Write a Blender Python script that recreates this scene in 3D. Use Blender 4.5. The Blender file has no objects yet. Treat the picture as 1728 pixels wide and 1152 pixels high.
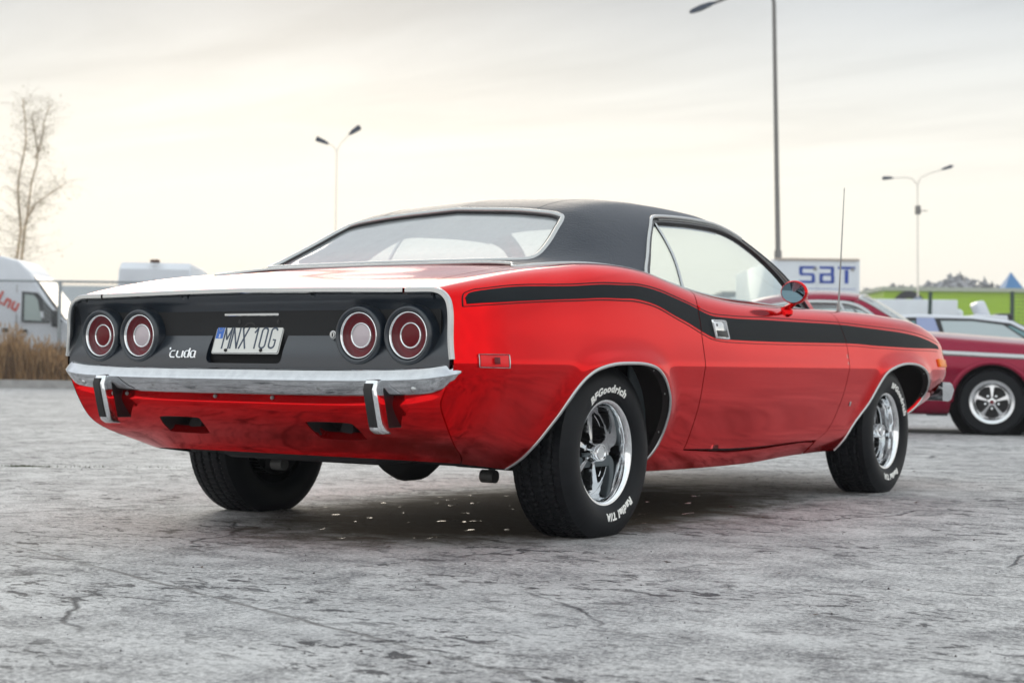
import bpy, bmesh, math, random
import numpy as np
from mathutils import Vector, Matrix
from mathutils.geometry import delaunay_2d_cdt
random.seed(7); rng = np.random.default_rng(7)
scene = bpy.context.scene
COL = scene.collection
R = math.radians

# ------------------------------------------------------------------ camera
CAM = Vector((-4.9253, -3.7432, 0.5928)); YAW = 0.5868; PITCH = 0.0167; ROLL = 0.0127
fwd = Vector((math.cos(YAW), math.sin(YAW), 0)); rgt = Vector((math.sin(YAW), -math.cos(YAW), 0)); upv = Vector((0, 0, 1))
f2 = fwd*math.cos(PITCH)+upv*math.sin(PITCH); u2 = upv*math.cos(PITCH)-fwd*math.sin(PITCH)
r3 = rgt*math.cos(ROLL)+u2*math.sin(ROLL); u3 = u2*math.cos(ROLL)-rgt*math.sin(ROLL)
cd = bpy.data.cameras.new('camera'); cam = bpy.data.objects.new('camera', cd); COL.objects.link(cam)
cd.sensor_width = 36; cd.lens = 2700/1728*36; cd.clip_start = .1; cd.clip_end = 2000
cam.matrix_world = Matrix(((r3.x, u3.x, -f2.x, CAM.x), (r3.y, u3.y, -f2.y, CAM.y), (r3.z, u3.z, -f2.z, CAM.z), (0, 0, 0, 1)))
cd.dof.use_dof = True; cd.dof.focus_distance = 4.95; cd.dof.aperture_fstop = 5.0
scene.camera = cam

# ------------------------------------------------------------------ light
SUN_AZ = YAW+R(8); SUN_EL = R(17)      # low sun behind thin cloud, ahead of the camera
world = bpy.data.worlds.new('World'); scene.world = world; world.use_nodes = True
nt = world.node_tree; nt.nodes.clear()
def WN(t, **k):
    n = nt.nodes.new(t)
    for a, b in k.items(): setattr(n, a, b)
    return n
L = nt.links.new
tc = WN('ShaderNodeTexCoord')
sky = WN('ShaderNodeTexSky', sky_type='NISHITA'); sky.sun_disc = False; sky.sun_elevation = SUN_EL
sky.sun_rotation = math.pi/2-SUN_AZ; sky.air_density = 1.2; sky.dust_density = 2.5
skm = WN('ShaderNodeVectorMath', operation='SCALE'); skm.inputs['Scale'].default_value = .10; L(sky.outputs[0], skm.inputs[0])
sep = WN('ShaderNodeSeparateXYZ'); L(tc.outputs['Generated'], sep.inputs[0])
# high cloud sheet: colour by height above the horizon, brighter on the sun's side
dotn = WN('ShaderNodeVectorMath', operation='DOT_PRODUCT'); L(tc.outputs['Generated'], dotn.inputs[0]); dotn.inputs[1].default_value = (math.cos(SUN_AZ), math.sin(SUN_AZ), .12)
front = WN('ShaderNodeValToRGB'); L(sep.outputs['Z'], front.inputs[0])
cr = front.color_ramp; cr.interpolation = 'B_SPLINE'
cr.elements[0].position = 0; cr.elements[0].color = (.92, .885, .79, 1)
cr.elements[1].position = 1; cr.elements[1].color = (.95, 1.0, 1.07, 1)
for p, c in ((.09, (.92, .885, .79)), (.13, (.88, .855, .78)), (.165, (.74, .745, .71)), (.205, (.57, .595, .605)), (.235, (.47, .50, .525)), (.32, (.62, .67, .72)), (.55, (.95, 1.0, 1.07))):
    e = cr.elements.new(p); e.color = (*c, 1)
back = WN('ShaderNodeValToRGB'); L(sep.outputs['Z'], back.inputs[0])
cr = back.color_ramp; cr.interpolation = 'B_SPLINE'
cr.elements[0].position = 0; cr.elements[0].color = (1.32, 1.50, 1.75, 1)
cr.elements[1].position = 1; cr.elements[1].color = (.86, .93, 1.02, 1)
for p, c in ((.22, (1.30, 1.50, 1.80)), (.42, (.95, 1.10, 1.35)), (.6, (.86, .95, 1.1))):
    e = cr.elements.new(p); e.color = (*c, 1)
side = WN('ShaderNodeMapRange', interpolation_type='SMOOTHSTEP'); side.inputs['From Min'].default_value = -.55; side.inputs['From Max'].default_value = .75
L(dotn.outputs['Value'], side.inputs['Value'])
mixc = WN('ShaderNodeMix', data_type='RGBA'); L(side.outputs[0], mixc.inputs['Factor']); L(back.outputs[0], mixc.inputs['A']); L(front.outputs[0], mixc.inputs['B'])
# cloud streaks: direction projected on a flat cloud deck
zc_ = WN('ShaderNodeMath', operation='MAXIMUM'); L(sep.outputs['Z'], zc_.inputs[0]); zc_.inputs[1].default_value = .03
zp = WN('ShaderNodeMath', operation='ADD'); L(zc_.outputs[0], zp.inputs[0]); zp.inputs[1].default_value = .05
dv = WN('ShaderNodeVectorMath', operation='DIVIDE'); L(tc.outputs['Generated'], dv.inputs[0])
cmb = WN('ShaderNodeCombineXYZ'); [L(zp.outputs[0], cmb.inputs[i]) for i in range(3)]
L(cmb.outputs[0], dv.inputs[1])
mp = WN('ShaderNodeMapping'); L(dv.outputs[0], mp.inputs[0]); mp.inputs['Rotation'].default_value = (0, 0, -YAW-R(14)); mp.inputs['Scale'].default_value = (1.1, .38, 1)
nz = WN('ShaderNodeTexNoise'); L(mp.outputs[0], nz.inputs['Vector']); nz.inputs['Scale'].default_value = 1.5; nz.inputs['Detail'].default_value = 6; nz.inputs['Roughness'].default_value = .52; nz.inputs['Distortion'].default_value = .5
nr = WN('ShaderNodeMapRange', interpolation_type='SMOOTHSTEP'); L(nz.outputs[0], nr.inputs['Value']); nr.inputs['From Min'].default_value = .32; nr.inputs['From Max'].default_value = .68
nr.inputs['To Min'].default_value = .88; nr.inputs['To Max'].default_value = 1.10
thin = WN('ShaderNodeMapRange', interpolation_type='SMOOTHSTEP'); L(sep.outputs['Z'], thin.inputs['Value']); thin.inputs['From Min'].default_value = .08; thin.inputs['From Max'].default_value = .2
one = WN('ShaderNodeMix', data_type='FLOAT'); L(thin.outputs[0], one.inputs['Factor']); one.inputs['A'].default_value = 1; L(nr.outputs[0], one.inputs['B'])
cl = WN('ShaderNodeVectorMath', operation='SCALE'); L(mixc.outputs['Result'], cl.inputs[0]); L(one.outputs['Result'], cl.inputs['Scale'])
fin = WN('ShaderNodeMix', data_type='RGBA'); fin.inputs['Factor'].default_value = .97; L(skm.outputs[0], fin.inputs['A']); L(cl.outputs[0], fin.inputs['B'])
bg = WN('ShaderNodeBackground'); bg.inputs['Strength'].default_value = 1.0; L(fin.outputs['Result'], bg.inputs['Color'])
wo = WN('ShaderNodeOutputWorld'); L(bg.outputs[0], wo.inputs[0])
sd = bpy.data.lights.new('sun', 'SUN'); sd.energy = .55; sd.angle = R(28); sd.color = (1, .88, .72)
sun = bpy.data.objects.new('sun', sd); COL.objects.link(sun)
sdir = Vector((math.cos(SUN_AZ)*math.cos(SUN_EL), math.sin(SUN_AZ)*math.cos(SUN_EL), math.sin(SUN_EL)))
sun.rotation_euler = sdir.to_track_quat('Z', 'Y').to_euler(); sun.location = sdir*40
scene.view_settings.view_transform = 'Standard'; scene.view_settings.look = 'None'; scene.view_settings.exposure = .30; scene.view_settings.gamma = 1
scene.view_settings.use_curve_mapping = False
scene.render.engine = 'CYCLES'; scene.cycles.max_bounces = 10; scene.cycles.transparent_max_bounces = 16; scene.cycles.use_denoising = True

# ------------------------------------------------------------------ materials
MATS = {}
def mat(name, col, rough=.5, metal=0, coat=0, spec=.5, nvar=0, nscale=20, bump=0, bscale=200, coat_rough=.03, emit=None, sheen=0):
    if name in MATS: return MATS[name]
    m = bpy.data.materials.new(name); m.use_nodes = True; n = m.node_tree; b = n.nodes['Principled BSDF']
    b.inputs['Base Color'].default_value = (*col, 1); b.inputs['Roughness'].default_value = rough; b.inputs['Metallic'].default_value = metal
    b.inputs['Coat Weight'].default_value = coat; b.inputs['Coat Roughness'].default_value = coat_rough; b.inputs['Specular IOR Level'].default_value = spec
    if sheen: b.inputs['Sheen Weight'].default_value = sheen
    if nvar or bump:
        t = n.nodes.new('ShaderNodeTexCoord')
    if nvar:
        z = n.nodes.new('ShaderNodeTexNoise'); z.inputs['Scale'].default_value = nscale; z.inputs['Detail'].default_value = 5; n.links.new(t.outputs['Object'], z.inputs['Vector'])
        r = n.nodes.new('ShaderNodeMapRange'); n.links.new(z.outputs[0], r.inputs['Value']); r.inputs['From Min'].default_value = .3; r.inputs['From Max'].default_value = .7
        r.inputs['To Min'].default_value = 1-nvar; r.inputs['To Max'].default_value = 1+nvar
        s = n.nodes.new('ShaderNodeVectorMath'); s.operation = 'SCALE'; s.inputs[0].default_value = col; n.links.new(r.outputs[0], s.inputs['Scale']); n.links.new(s.outputs[0], b.inputs['Base Color'])
        q = n.nodes.new('ShaderNodeMapRange'); n.links.new(z.outputs[0], q.inputs['Value']); q.inputs['To Min'].default_value = max(.02, rough-.4*nvar*rough); q.inputs['To Max'].default_value = min(1, rough+.4*nvar*rough); n.links.new(q.outputs[0], b.inputs['Roughness'])
    if bump:
        z = n.nodes.new('ShaderNodeTexNoise'); z.inputs['Scale'].default_value = bscale; z.inputs['Detail'].default_value = 3; n.links.new(t.outputs['Object'], z.inputs['Vector'])
        k = n.nodes.new('ShaderNodeBump'); k.inputs['Strength'].default_value = bump; k.inputs['Distance'].default_value = .002; n.links.new(z.outputs[0], k.inputs['Height']); n.links.new(k.outputs[0], b.inputs['Normal'])
    MATS[name] = m; return m
def glass(name, tint, refl=.10, rough=.0, white=0, streak=0):
    m = bpy.data.materials.new(name); m.use_nodes = True; n = m.node_tree; n.nodes.clear()
    o = n.nodes.new('ShaderNodeOutputMaterial'); tr = n.nodes.new('ShaderNodeBsdfTransparent'); tr.inputs[0].default_value = (*tint, 1)
    g = n.nodes.new('ShaderNodeBsdfGlossy'); g.inputs['Roughness'].default_value = rough
    # Schlick reflectance from the angle alone, the same from both sides of the thin pane
    ge = n.nodes.new('ShaderNodeNewGeometry'); dt = n.nodes.new('ShaderNodeVectorMath'); dt.operation = 'DOT_PRODUCT'; n.links.new(ge.outputs['Normal'], dt.inputs[0]); n.links.new(ge.outputs['Incoming'], dt.inputs[1])
    ab = n.nodes.new('ShaderNodeMath'); ab.operation = 'ABSOLUTE'; n.links.new(dt.outputs['Value'], ab.inputs[0])
    om = n.nodes.new('ShaderNodeMath'); om.operation = 'SUBTRACT'; om.inputs[0].default_value = 1; n.links.new(ab.outputs[0], om.inputs[1]); om.use_clamp = True
    pw = n.nodes.new('ShaderNodeMath'); pw.operation = 'POWER'; pw.inputs[1].default_value = 5; n.links.new(om.outputs[0], pw.inputs[0])
    ad = n.nodes.new('ShaderNodeMath'); ad.operation = 'MULTIPLY_ADD'; ad.inputs[1].default_value = .9-refl; ad.inputs[2].default_value = refl+.06; ad.use_clamp = True; n.links.new(pw.outputs[0], ad.inputs[0])
    x = n.nodes.new('ShaderNodeMixShader'); n.links.new(ad.outputs[0], x.inputs[0]); n.links.new(tr.outputs[0], x.inputs[1]); n.links.new(g.outputs[0], x.inputs[2])
    last = x
    if white:   # thin film of dust on the pane
        d = n.nodes.new('ShaderNodeBsdfDiffuse'); d.inputs[0].default_value = (.75, .8, .82, 1)
        tl = n.nodes.new('ShaderNodeBsdfTranslucent'); tl.inputs[0].default_value = (.75, .82, .84, 1)
        a = n.nodes.new('ShaderNodeAddShader'); n.links.new(d.outputs[0], a.inputs[0]); n.links.new(tl.outputs[0], a.inputs[1])
        y = n.nodes.new('ShaderNodeMixShader'); n.links.new(x.outputs[0], y.inputs[1]); n.links.new(a.outputs[0], y.inputs[2])
        t = n.nodes.new('ShaderNodeTexCoord'); z = n.nodes.new('ShaderNodeTexNoise'); z.inputs['Scale'].default_value = 6; z.inputs['Detail'].default_value = 7; z.inputs['Roughness'].default_value = .7
        n.links.new(t.outputs['Object'], z.inputs['Vector'])
        r = n.nodes.new('ShaderNodeMapRange'); n.links.new(z.outputs[0], r.inputs['Value']); r.inputs['From Min'].default_value = .35; r.inputs['From Max'].default_value = .7
        r.inputs['To Min'].default_value = white*.85; r.inputs['To Max'].default_value = white*1.15; n.links.new(r.outputs[0], y.inputs[0]); last = y
    n.links.new(last.outputs[0], o.inputs[0]); MATS[name] = m; return m
def sharp_chrome(name, col, rough, dirt=0):
    return mat(name, col, rough, 1, nvar=dirt, nscale=14)
RED = mat('red_paint', (.74, .003, .006), .10, .84, .10, spec=.10, nvar=.03, nscale=3, coat_rough=.015)
REDIN = mat('red_inner_paint', (.16, .010, .012), .5)
BLACKP = mat('satin_black_paint', (.006, .012, .021), .30, 0, .8, coat_rough=.24)
STRIPE = mat('stripe_vinyl', (.007, .010, .013), .5, spec=.10, bump=.05, bscale=900)
SATCH = mat('satin_chrome', (.55, .56, .57), .12, 1)
VINYL = mat('vinyl_roof_grain', (.009, .016, .030), .36, spec=.28, nvar=.3, nscale=160, bump=1.0, bscale=120)
CHROME = mat('chrome', (.86, .87, .88), .05, 1)
CHROMEB = mat('bumper_chrome', (.60, .615, .635), .05, 1, nvar=.06, nscale=30, bump=.07, bscale=18)
BRIGHT = mat('bright_trim', (.50, .51, .51), .16, 1)
RUBBER = mat('tyre_rubber', (.007, .008, .010), .5, spec=.2, nvar=.25, nscale=18)
WHITEL = mat('white_lettering', (.93, .92, .88), .6)
DARK = mat('dark_underside', (.012, .012, .013), .8)
WELL = mat('wheel_well', (.022, .016, .016), .85)
BLK = mat('black_plastic', (.012, .012, .013), .4)
STEEL = mat('grey_steel', (.30, .30, .29), .5, .6, nvar=.2, nscale=30)
LENS = mat('red_lens', (.16, .002, .010), .3, 0, .35, spec=.3, coat_rough=.04)
LENSD = mat('dark_red_lens', (.13, .002, .006), .3, 0, .2, spec=.2, coat_rough=.05)
LENSW = mat('clear_lens', (.52, .44, .47), .25, 0, 1, bump=.6, bscale=60)
AMBER = mat('amber_lens', (.95, .23, .005), .4, 0, .2, spec=.2)
MARKER = mat('red_marker_lens', (.85, .01, .015), .35, 0, .3, spec=.2)
TRIMIN = mat('cabin_trim', (.10, .12, .13), .7)
HEADL = mat('headliner', (.70, .76, .80), .9, bump=.4, bscale=90)
GLASS = glass('side_glass', (.93, .985, .975), .01, white=.02)
GLASSR = glass('rear_glass', (.93, .97, .99), .42, white=.22)
GLASSB = glass('far_glass', (.35, .50, .52), .15)
DARKGLASS = mat('dark_glass', (.02, .03, .035), .05, 0, 1)

# ------------------------------------------------------------------ object helpers
def link(o, parent=None):
    COL.objects.link(o)
    if parent is not None: o.parent = parent
    return o
def tag(o, label=None, category=None, group=None, kind=None):
    for k, v in (('label', label), ('category', category), ('group', group), ('kind', kind)):
        if v: o[k] = v
    return o
def empty(name, loc=(0, 0, 0), rz=0, parent=None):
    o = bpy.data.objects.new(name, None); o.location = loc; o.rotation_euler = (0, 0, rz); o.empty_display_size = .2
    return link(o, parent)
def mesh(name, verts, faces, m, parent=None, smooth=True, angle=35, normals=None, mats=None, fm=None):
    me = bpy.data.meshes.new(name); me.from_pydata([tuple(map(float, v)) for v in verts], [], [tuple(map(int, f)) for f in faces])
    for x in (mats or [m]): me.materials.append(x)
    if fm is not None: me.polygons.foreach_set('material_index', fm)
    if smooth:
        me.polygons.foreach_set('use_smooth', [True]*len(me.polygons))
        if normals is not None: me.normals_split_custom_set(normals)
        elif angle < 180: me.set_sharp_from_angle(angle=R(angle))
    me.update()
    return link(bpy.data.objects.new(name, me), parent)
class MB:
    def __init__(s): s.v = []; s.f = []; s.m = []
    def add(s, v, f, mi=0):
        b = len(s.v); s.v += [tuple(map(float, p)) for p in v]; s.f += [tuple(i+b for i in q) for q in f]; s.m += [mi]*len(f); return s
    def box(s, lo, hi, mi=0, M=None):
        v = [(x, y, z) for x in (lo[0], hi[0]) for y in (lo[1], hi[1]) for z in (lo[2], hi[2])]
        if M is not None: v = [M @ Vector(p) for p in v]
        return s.add(v, [(0, 1, 3, 2), (4, 6, 7, 5), (0, 4, 5, 1), (2, 3, 7, 6), (0, 2, 6, 4), (1, 5, 7, 3)], mi)
    def tube(s, pts, rad, n=8, mi=0, caps=True):
        pts = [Vector(p) for p in pts]; k = len(pts); rad = [rad]*k if isinstance(rad, (int, float)) else rad
        v = []; prev = None
        for i, p in enumerate(pts):
            d = (pts[min(i+1, k-1)]-pts[max(i-1, 0)]).normalized()
            if prev is None: a = d.orthogonal().normalized()
            else: a = (prev-d*prev.dot(d)).normalized()
            prev = a; b = d.cross(a)
            v += [p+(a*math.cos(t)+b*math.sin(t))*rad[i] for t in [2*math.pi*j/n for j in range(n)]]
        f = [(i*n+j, i*n+(j+1) % n, (i+1)*n+(j+1) % n, (i+1)*n+j) for i in range(k-1) for j in range(n)]
        if caps: f += [tuple(range(n-1, -1, -1)), tuple((k-1)*n+j for j in range(n))]
        return s.add(v, f, mi)
    def lathe(s, prof, n=48, mi=0, axis='y', sgn=-1, c=(0, 0, 0), a0=0, a1=2*math.pi):
        """prof: (radius, offset along axis*sgn)"""
        full = abs(a1-a0-2*math.pi) < 1e-6; k = len(prof); nn = n if full else n+1; v = []
        for i in range(nn):
            t = a0+(a1-a0)*i/n; ct, st = math.cos(t), math.sin(t)
            for r, h in prof:
                p = (r*ct, sgn*h, r*st) if axis == 'y' else ((sgn*h, r*ct, r*st) if axis == 'x' else (r*ct, r*st, sgn*h))
                v.append((p[0]+c[0], p[1]+c[1], p[2]+c[2]))
        f = []
        for i in range(n):
            j = (i+1) % nn
            for q in range(k-1):
                f.append((i*k+q, i*k+q+1, j*k+q+1, j*k+q))
        return s.add(v, f, mi)
    def build(s, name, mats, parent=None, smooth=True, angle=35, fix=True):
        if not isinstance(mats, (list, tuple)): mats = [mats]
        o = mesh(name, s.v, s.f, None, parent, False, mats=mats, fm=s.m)
        if fix:
            b = bmesh.new(); b.from_mesh(o.data); bmesh.ops.recalc_face_normals(b, faces=b.faces); b.to_mesh(o.data); b.free()
        if smooth:
            o.data.polygons.foreach_set('use_smooth', [True]*len(o.data.polygons)); o.data.set_sharp_from_angle(angle=R(angle))
        return o
def bevel(o, w=.01, seg=2, angle=35):
    b = bmesh.new(); b.from_mesh(o.data); bmesh.ops.remove_doubles(b, verts=b.verts, dist=1e-5)
    es = [e for e in b.edges if len(e.link_faces) == 2 and e.calc_face_angle(0) > R(30)]
    bmesh.ops.bevel(b, geom=es, offset=w, segments=seg, affect='EDGES', profile=.5, clamp_overlap=True)
    b.to_mesh(o.data); b.free(); o.data.polygons.foreach_set('use_smooth', [True]*len(o.data.polygons)); o.data.set_sharp_from_angle(angle=R(angle)); return o
def text_mesh(name, body, size, m, parent=None, extrude=.001, bold=0, spacing=1.0, sx=1.0, shear=0, fn=None, align='CENTER', res=3, label=None):
    """lettering as geometry; fn maps the flat (x, y, z) of the text to its place"""
    c = bpy.data.curves.new(name, 'FONT'); c.body = body; c.size = size; c.extrude = extrude; c.offset = bold; c.space_character = spacing; c.shear = shear
    c.align_x = align; c.align_y = 'CENTER'; c.resolution_u = res
    t = bpy.data.objects.new(name, c); COL.objects.link(t)
    bpy.context.view_layer.update()
    me = bpy.data.meshes.new_from_object(t); bpy.data.objects.remove(t); bpy.data.curves.remove(c)
    b = bmesh.new(); b.from_mesh(me)
    bmesh.ops.triangulate(b, faces=b.faces)
    lim = size*.35
    for _ in range(2):
        es = [e for e in b.edges if e.calc_length() > lim]
        if es: bmesh.ops.subdivide_edges(b, edges=es, cuts=1, use_grid_fill=False)
    for v in b.verts: v.co = Vector(fn(v.co.x*sx, v.co.y, v.co.z))
    b.to_mesh(me); b.free(); me.materials.clear(); me.materials.append(m); me.name = name
    return link(bpy.data.objects.new(name, me), parent)

# ------------------------------------------------------------------ surface panels
def in_poly(P, poly):
    x, y = P[:, 0], P[:, 1]; ins = np.zeros(len(P), bool); n = len(poly)
    for i in range(n):
        x0, y0 = poly[i]; x1, y1 = poly[(i+1) % n]
        if y0 == y1: continue
        c = (y0 > y) != (y1 > y); ins ^= c & (x < (x1-x0)*(y-y0)/(y1-y0)+x0)
    return ins
def dens(poly, step, closed=True):
    out = []; n = len(poly)
    for i in range(n if closed else n-1):
        a = np.array(poly[i], float); b = np.array(poly[(i+1) % n], float); k = max(1, int(math.ceil(np.hypot(*(b-a))/step)))
        out += [tuple(a+(b-a)*j/k) for j in range(k)]
    if not closed: out.append(tuple(poly[-1]))
    return out
def smooth_curve(pts, n=6, closed=False):
    P = [np.array(p, float) for p in pts]; k = len(P); out = []
    for i in range(k if closed else k-1):
        p0 = P[i-1] if (i > 0 or closed) else 2*P[0]-P[1]; p1 = P[i]; p2 = P[(i+1) % k]; p3 = P[(i+2) % k] if (i+2 < k or closed) else 2*P[-1]-P[-2]
        for j in range(n):
            t = j/n; out.append(tuple(.5*((2*p1)+(-p0+p2)*t+(2*p0-5*p1+4*p2-p3)*t*t+(-p0+3*p1-3*p2+p3)*t**3)))
    if not closed: out.append(tuple(P[-1]))
    return out
def dist_poly(P, poly):
    d = np.full(len(P), 1e9)
    for i in range(len(poly)):
        a = np.array(poly[i]); b = np.array(poly[(i+1) % len(poly)]); ab = b-a; L2 = max(ab@ab, 1e-12)
        t = np.clip(((P-a)@ab)/L2, 0, 1); d = np.minimum(d, np.hypot(*(P-(a+t[:, None]*ab)).T))
    return d
def panel(name, fn, nf, outer, m, parent=None, holes=(), also=(), scale=(1., 1.5), step=.02, off=0, flange=.015, mirror=False, fmat=None):
    """mesh the (u, v) region inside `outer` (and inside each of `also`, outside `holes`) on the surface fn, with the surface's own normals and a turned-in edge"""
    sc = np.array(scale)
    polys = [[tuple(np.array(p)*sc) for p in q] for q in [outer, *also, *holes]]
    polys = [dens(q, step*.8) for q in polys]
    O = np.array(polys[0]); lo = O.min(0); hi = O.max(0)
    gx, gy = np.meshgrid(np.arange(lo[0]+step/2, hi[0], step), np.arange(lo[1]+step/2, hi[1], step)); Gp = np.stack([gx.ravel(), gy.ravel()], 1)
    Gp = Gp[in_poly(Gp, polys[0])]
    if len(Gp):
        dd = np.min([dist_poly(Gp, q) for q in polys], axis=0); Gp = Gp[dd > step*.45]
    V = []; E = []
    for q in polys:
        b = len(V); V += q; E += [(b+i, b+(i+1) % len(q)) for i in range(len(q))]
    V += [tuple(p) for p in Gp]
    r = delaunay_2d_cdt([Vector(p) for p in V], E, [], 0, 1e-5)
    v2 = np.array([tuple(p) for p in r[0]]); tri = np.array([f for f in r[2] if len(f) == 3])
    cen = v2[tri].mean(1); keep = in_poly(cen, polys[0])
    for i in range(len(also)): keep &= in_poly(cen, polys[1+i])
    for i in range(len(holes)): keep &= ~in_poly(cen, polys[1+len(also)+i])
    tri = tri[keep]; used = np.unique(tri); mp = -np.ones(len(v2), int); mp[used] = np.arange(len(used)); tri = mp[tri]; uv = v2[used]/sc
    P = fn(uv[:, 0], uv[:, 1]); N = nf(uv[:, 0], uv[:, 1]); P = P+N*off
    g = np.cross(P[tri[:, 1]]-P[tri[:, 0]], P[tri[:, 2]]-P[tri[:, 0]])
    fl = (g*N[tri[:, 0]]).sum(1) < 0; tri[fl] = tri[fl][:, ::-1]
    if mirror: P = P*[1, -1, 1]; N = N*[1, -1, 1]; tri = tri[:, ::-1]
    verts = list(map(tuple, P)); faces = [tuple(t) for t in tri]; ln = [tuple(N[i]) for t in tri for i in t]; fm = [0]*len(faces)
    if flange:
        cnt = {}
        for t in faces:
            for a, b in ((t[0], t[1]), (t[1], t[2]), (t[2], t[0])): cnt[(a, b)] = 1
        inner = {}
        for (a, b) in list(cnt):
            if (b, a) in cnt: continue
            if math.dist(verts[a], verts[b]) < 1e-7: continue
            for q in (a, b):
                if q not in inner: inner[q] = len(verts); verts.append(tuple(P[q]-N[q]*flange))
            faces.append((b, a, inner[a], inner[b])); fm.append(1 if fmat else 0)
            e = P[b]-P[a]; nn = np.cross(e, N[a]); nn = nn/(np.linalg.norm(nn)+1e-9)
            if mirror: nn = -nn
            ln += [tuple(nn)]*4
    return mesh(name, verts, faces, m, parent, True, normals=ln, mats=[m, fmat] if fmat else [m], fm=fm)
def LT(L_):      # (x, t) -> 3D with t in [-1, 1]; t < 0 is the right-hand side
    def fn(x, t, N=False):
        x = np.asarray(x, float); t = np.asarray(t, float); s = 1-np.abs(t)
        a = (L_.normal if N else L_)(x, s, -1); b = (L_.normal if N else L_)(x, s, 1)
        return np.where((t <= 0)[..., None], a, b)
    return fn, (lambda x, t: fn(x, t, True))
def bead(name, P, N, w, h, m, parent=None, closed=False, mb=None, mi=0, lift=0.):
    """half-round strip of width w and height h along P, N the outward normals"""
    P = np.array(P, float); N = np.array(N, float); k = len(P)
    T = np.roll(P, -1, 0)-np.roll(P, 1, 0)
    if not closed: T[0] = P[1]-P[0]; T[-1] = P[-1]-P[-2]
    T /= np.linalg.norm(T, axis=1)[:, None]+1e-12; B = np.cross(T, N); B /= np.linalg.norm(B, axis=1)[:, None]+1e-12
    prof = [(-.5, -.35), (-.5, .35), (-.36, .82), (0, 1), (.36, .82), (.5, .35), (.5, -.35)]
    V = []
    for i in range(k):
        for a, c in prof: V.append(P[i]+B[i]*a*w+N[i]*(c*h+lift))
    n = len(prof); F = []
    for i in range(k if closed else k-1):
        j = (i+1) % k
        for q in range(n-1): F.append((i*n+q, i*n+q+1, j*n+q+1, j*n+q))
    if not closed: F += [tuple(range(n)), tuple((k-1)*n+q for q in range(n-1, -1, -1))]
    if mb is not None: mb.add(V, F, mi); return None
    q = MB(); q.add(V, F); return q.build(name, m, parent, angle=60)
def pchip(xs, ys):
    xs = np.asarray(xs, float); ys = np.asarray(ys, float)
    h = np.diff(xs); d = np.diff(ys)/h
    m = np.zeros_like(ys)
    for i in range(1, len(xs)-1):
        # finite-difference tangent, softly limited
        w = (d[i-1]*h[i]+d[i]*h[i-1])/(h[i-1]+h[i])
        m[i] = w
    m[0] = d[0]; m[-1] = d[-1]
    def f(x):
        x = np.clip(x, xs[0], xs[-1])
        i = np.clip(np.searchsorted(xs, x)-1, 0, len(xs)-2)
        t = (x-xs[i])/h[i]
        a = 2*t**3-3*t**2+1; b = t**3-2*t**2+t; c = -2*t**3+3*t**2; e = t**3-t**2
        return a*ys[i]+b*h[i]*m[i]+c*ys[i+1]+e*h[i]*m[i+1]
    return f
class Loft:
    """half surface: x stations, control points (half width, height) splined from s=0 (low, outside) to s=1 (centre line)"""
    def __init__(self, xs, rows):
        rows = np.asarray(rows, float)              # station, ctrl, 2
        self.K = rows.shape[1]
        self.fy = [pchip(xs, rows[:, k, 0]) for k in range(self.K)]
        self.fz = [pchip(xs, rows[:, k, 1]) for k in range(self.K)]
        self.kn = np.concatenate([[0]*3, np.arange(self.K-2), [self.K-3]*3]).astype(float)
    def __call__(self, x, s, side=-1):
        x = np.asarray(x, float); s = np.asarray(s, float)
        x, s = np.broadcast_arrays(x, s)
        u = np.clip(s, 0, 1)*(self.K-3)
        kn = self.kn; n = self.K
        B = [np.where((u >= kn[i]) & (u < kn[i+1]), 1.0, 0.0) for i in range(len(kn)-1)]
        last = n-1
        B[last] = np.where(u >= self.K-3, 1.0, B[last])
        for p in (1, 2, 3):
            nb = []
            for i in range(len(kn)-1-p):
                a = kn[i+p]-kn[i]; b = kn[i+p+1]-kn[i+1]
                t = 0
                if a > 0: t = t+(u-kn[i])/a*B[i]
                if b > 0: t = t+(kn[i+p+1]-u)/b*B[i+1]
                nb.append(t+0*u)
            B = nb
        y = sum(B[k]*self.fy[k](x) for k in range(n)); z = sum(B[k]*self.fz[k](x) for k in range(n))
        return np.stack([x, side*y, z], -1)
    def normal(self, x, s, side=-1, e=1e-3):
        x = np.asarray(x, float); s = np.asarray(s, float)
        a = self(x+e, s, side)-self(x-e, s, side)
        b = self(x, np.minimum(s+e, 1), side)-self(x, np.maximum(s-e, 0), side)
        n = np.cross(a, b)*(-1 if side > 0 else 1)
        n /= np.linalg.norm(n, axis=-1, keepdims=True)+1e-12
        return n
def col(xs, keys):
    return pchip([k[0] for k in keys], [k[1] for k in keys])(np.asarray(xs, float))
BX = np.array([-.95,-.90,-.84,-.76,-.66,-.5,-.3,-.1,.1,.3,.5,.7,.95,1.3,1.7,2.0,2.3,2.6,2.9,3.15,3.35,3.5,3.62,3.70,3.76,3.81])
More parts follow.
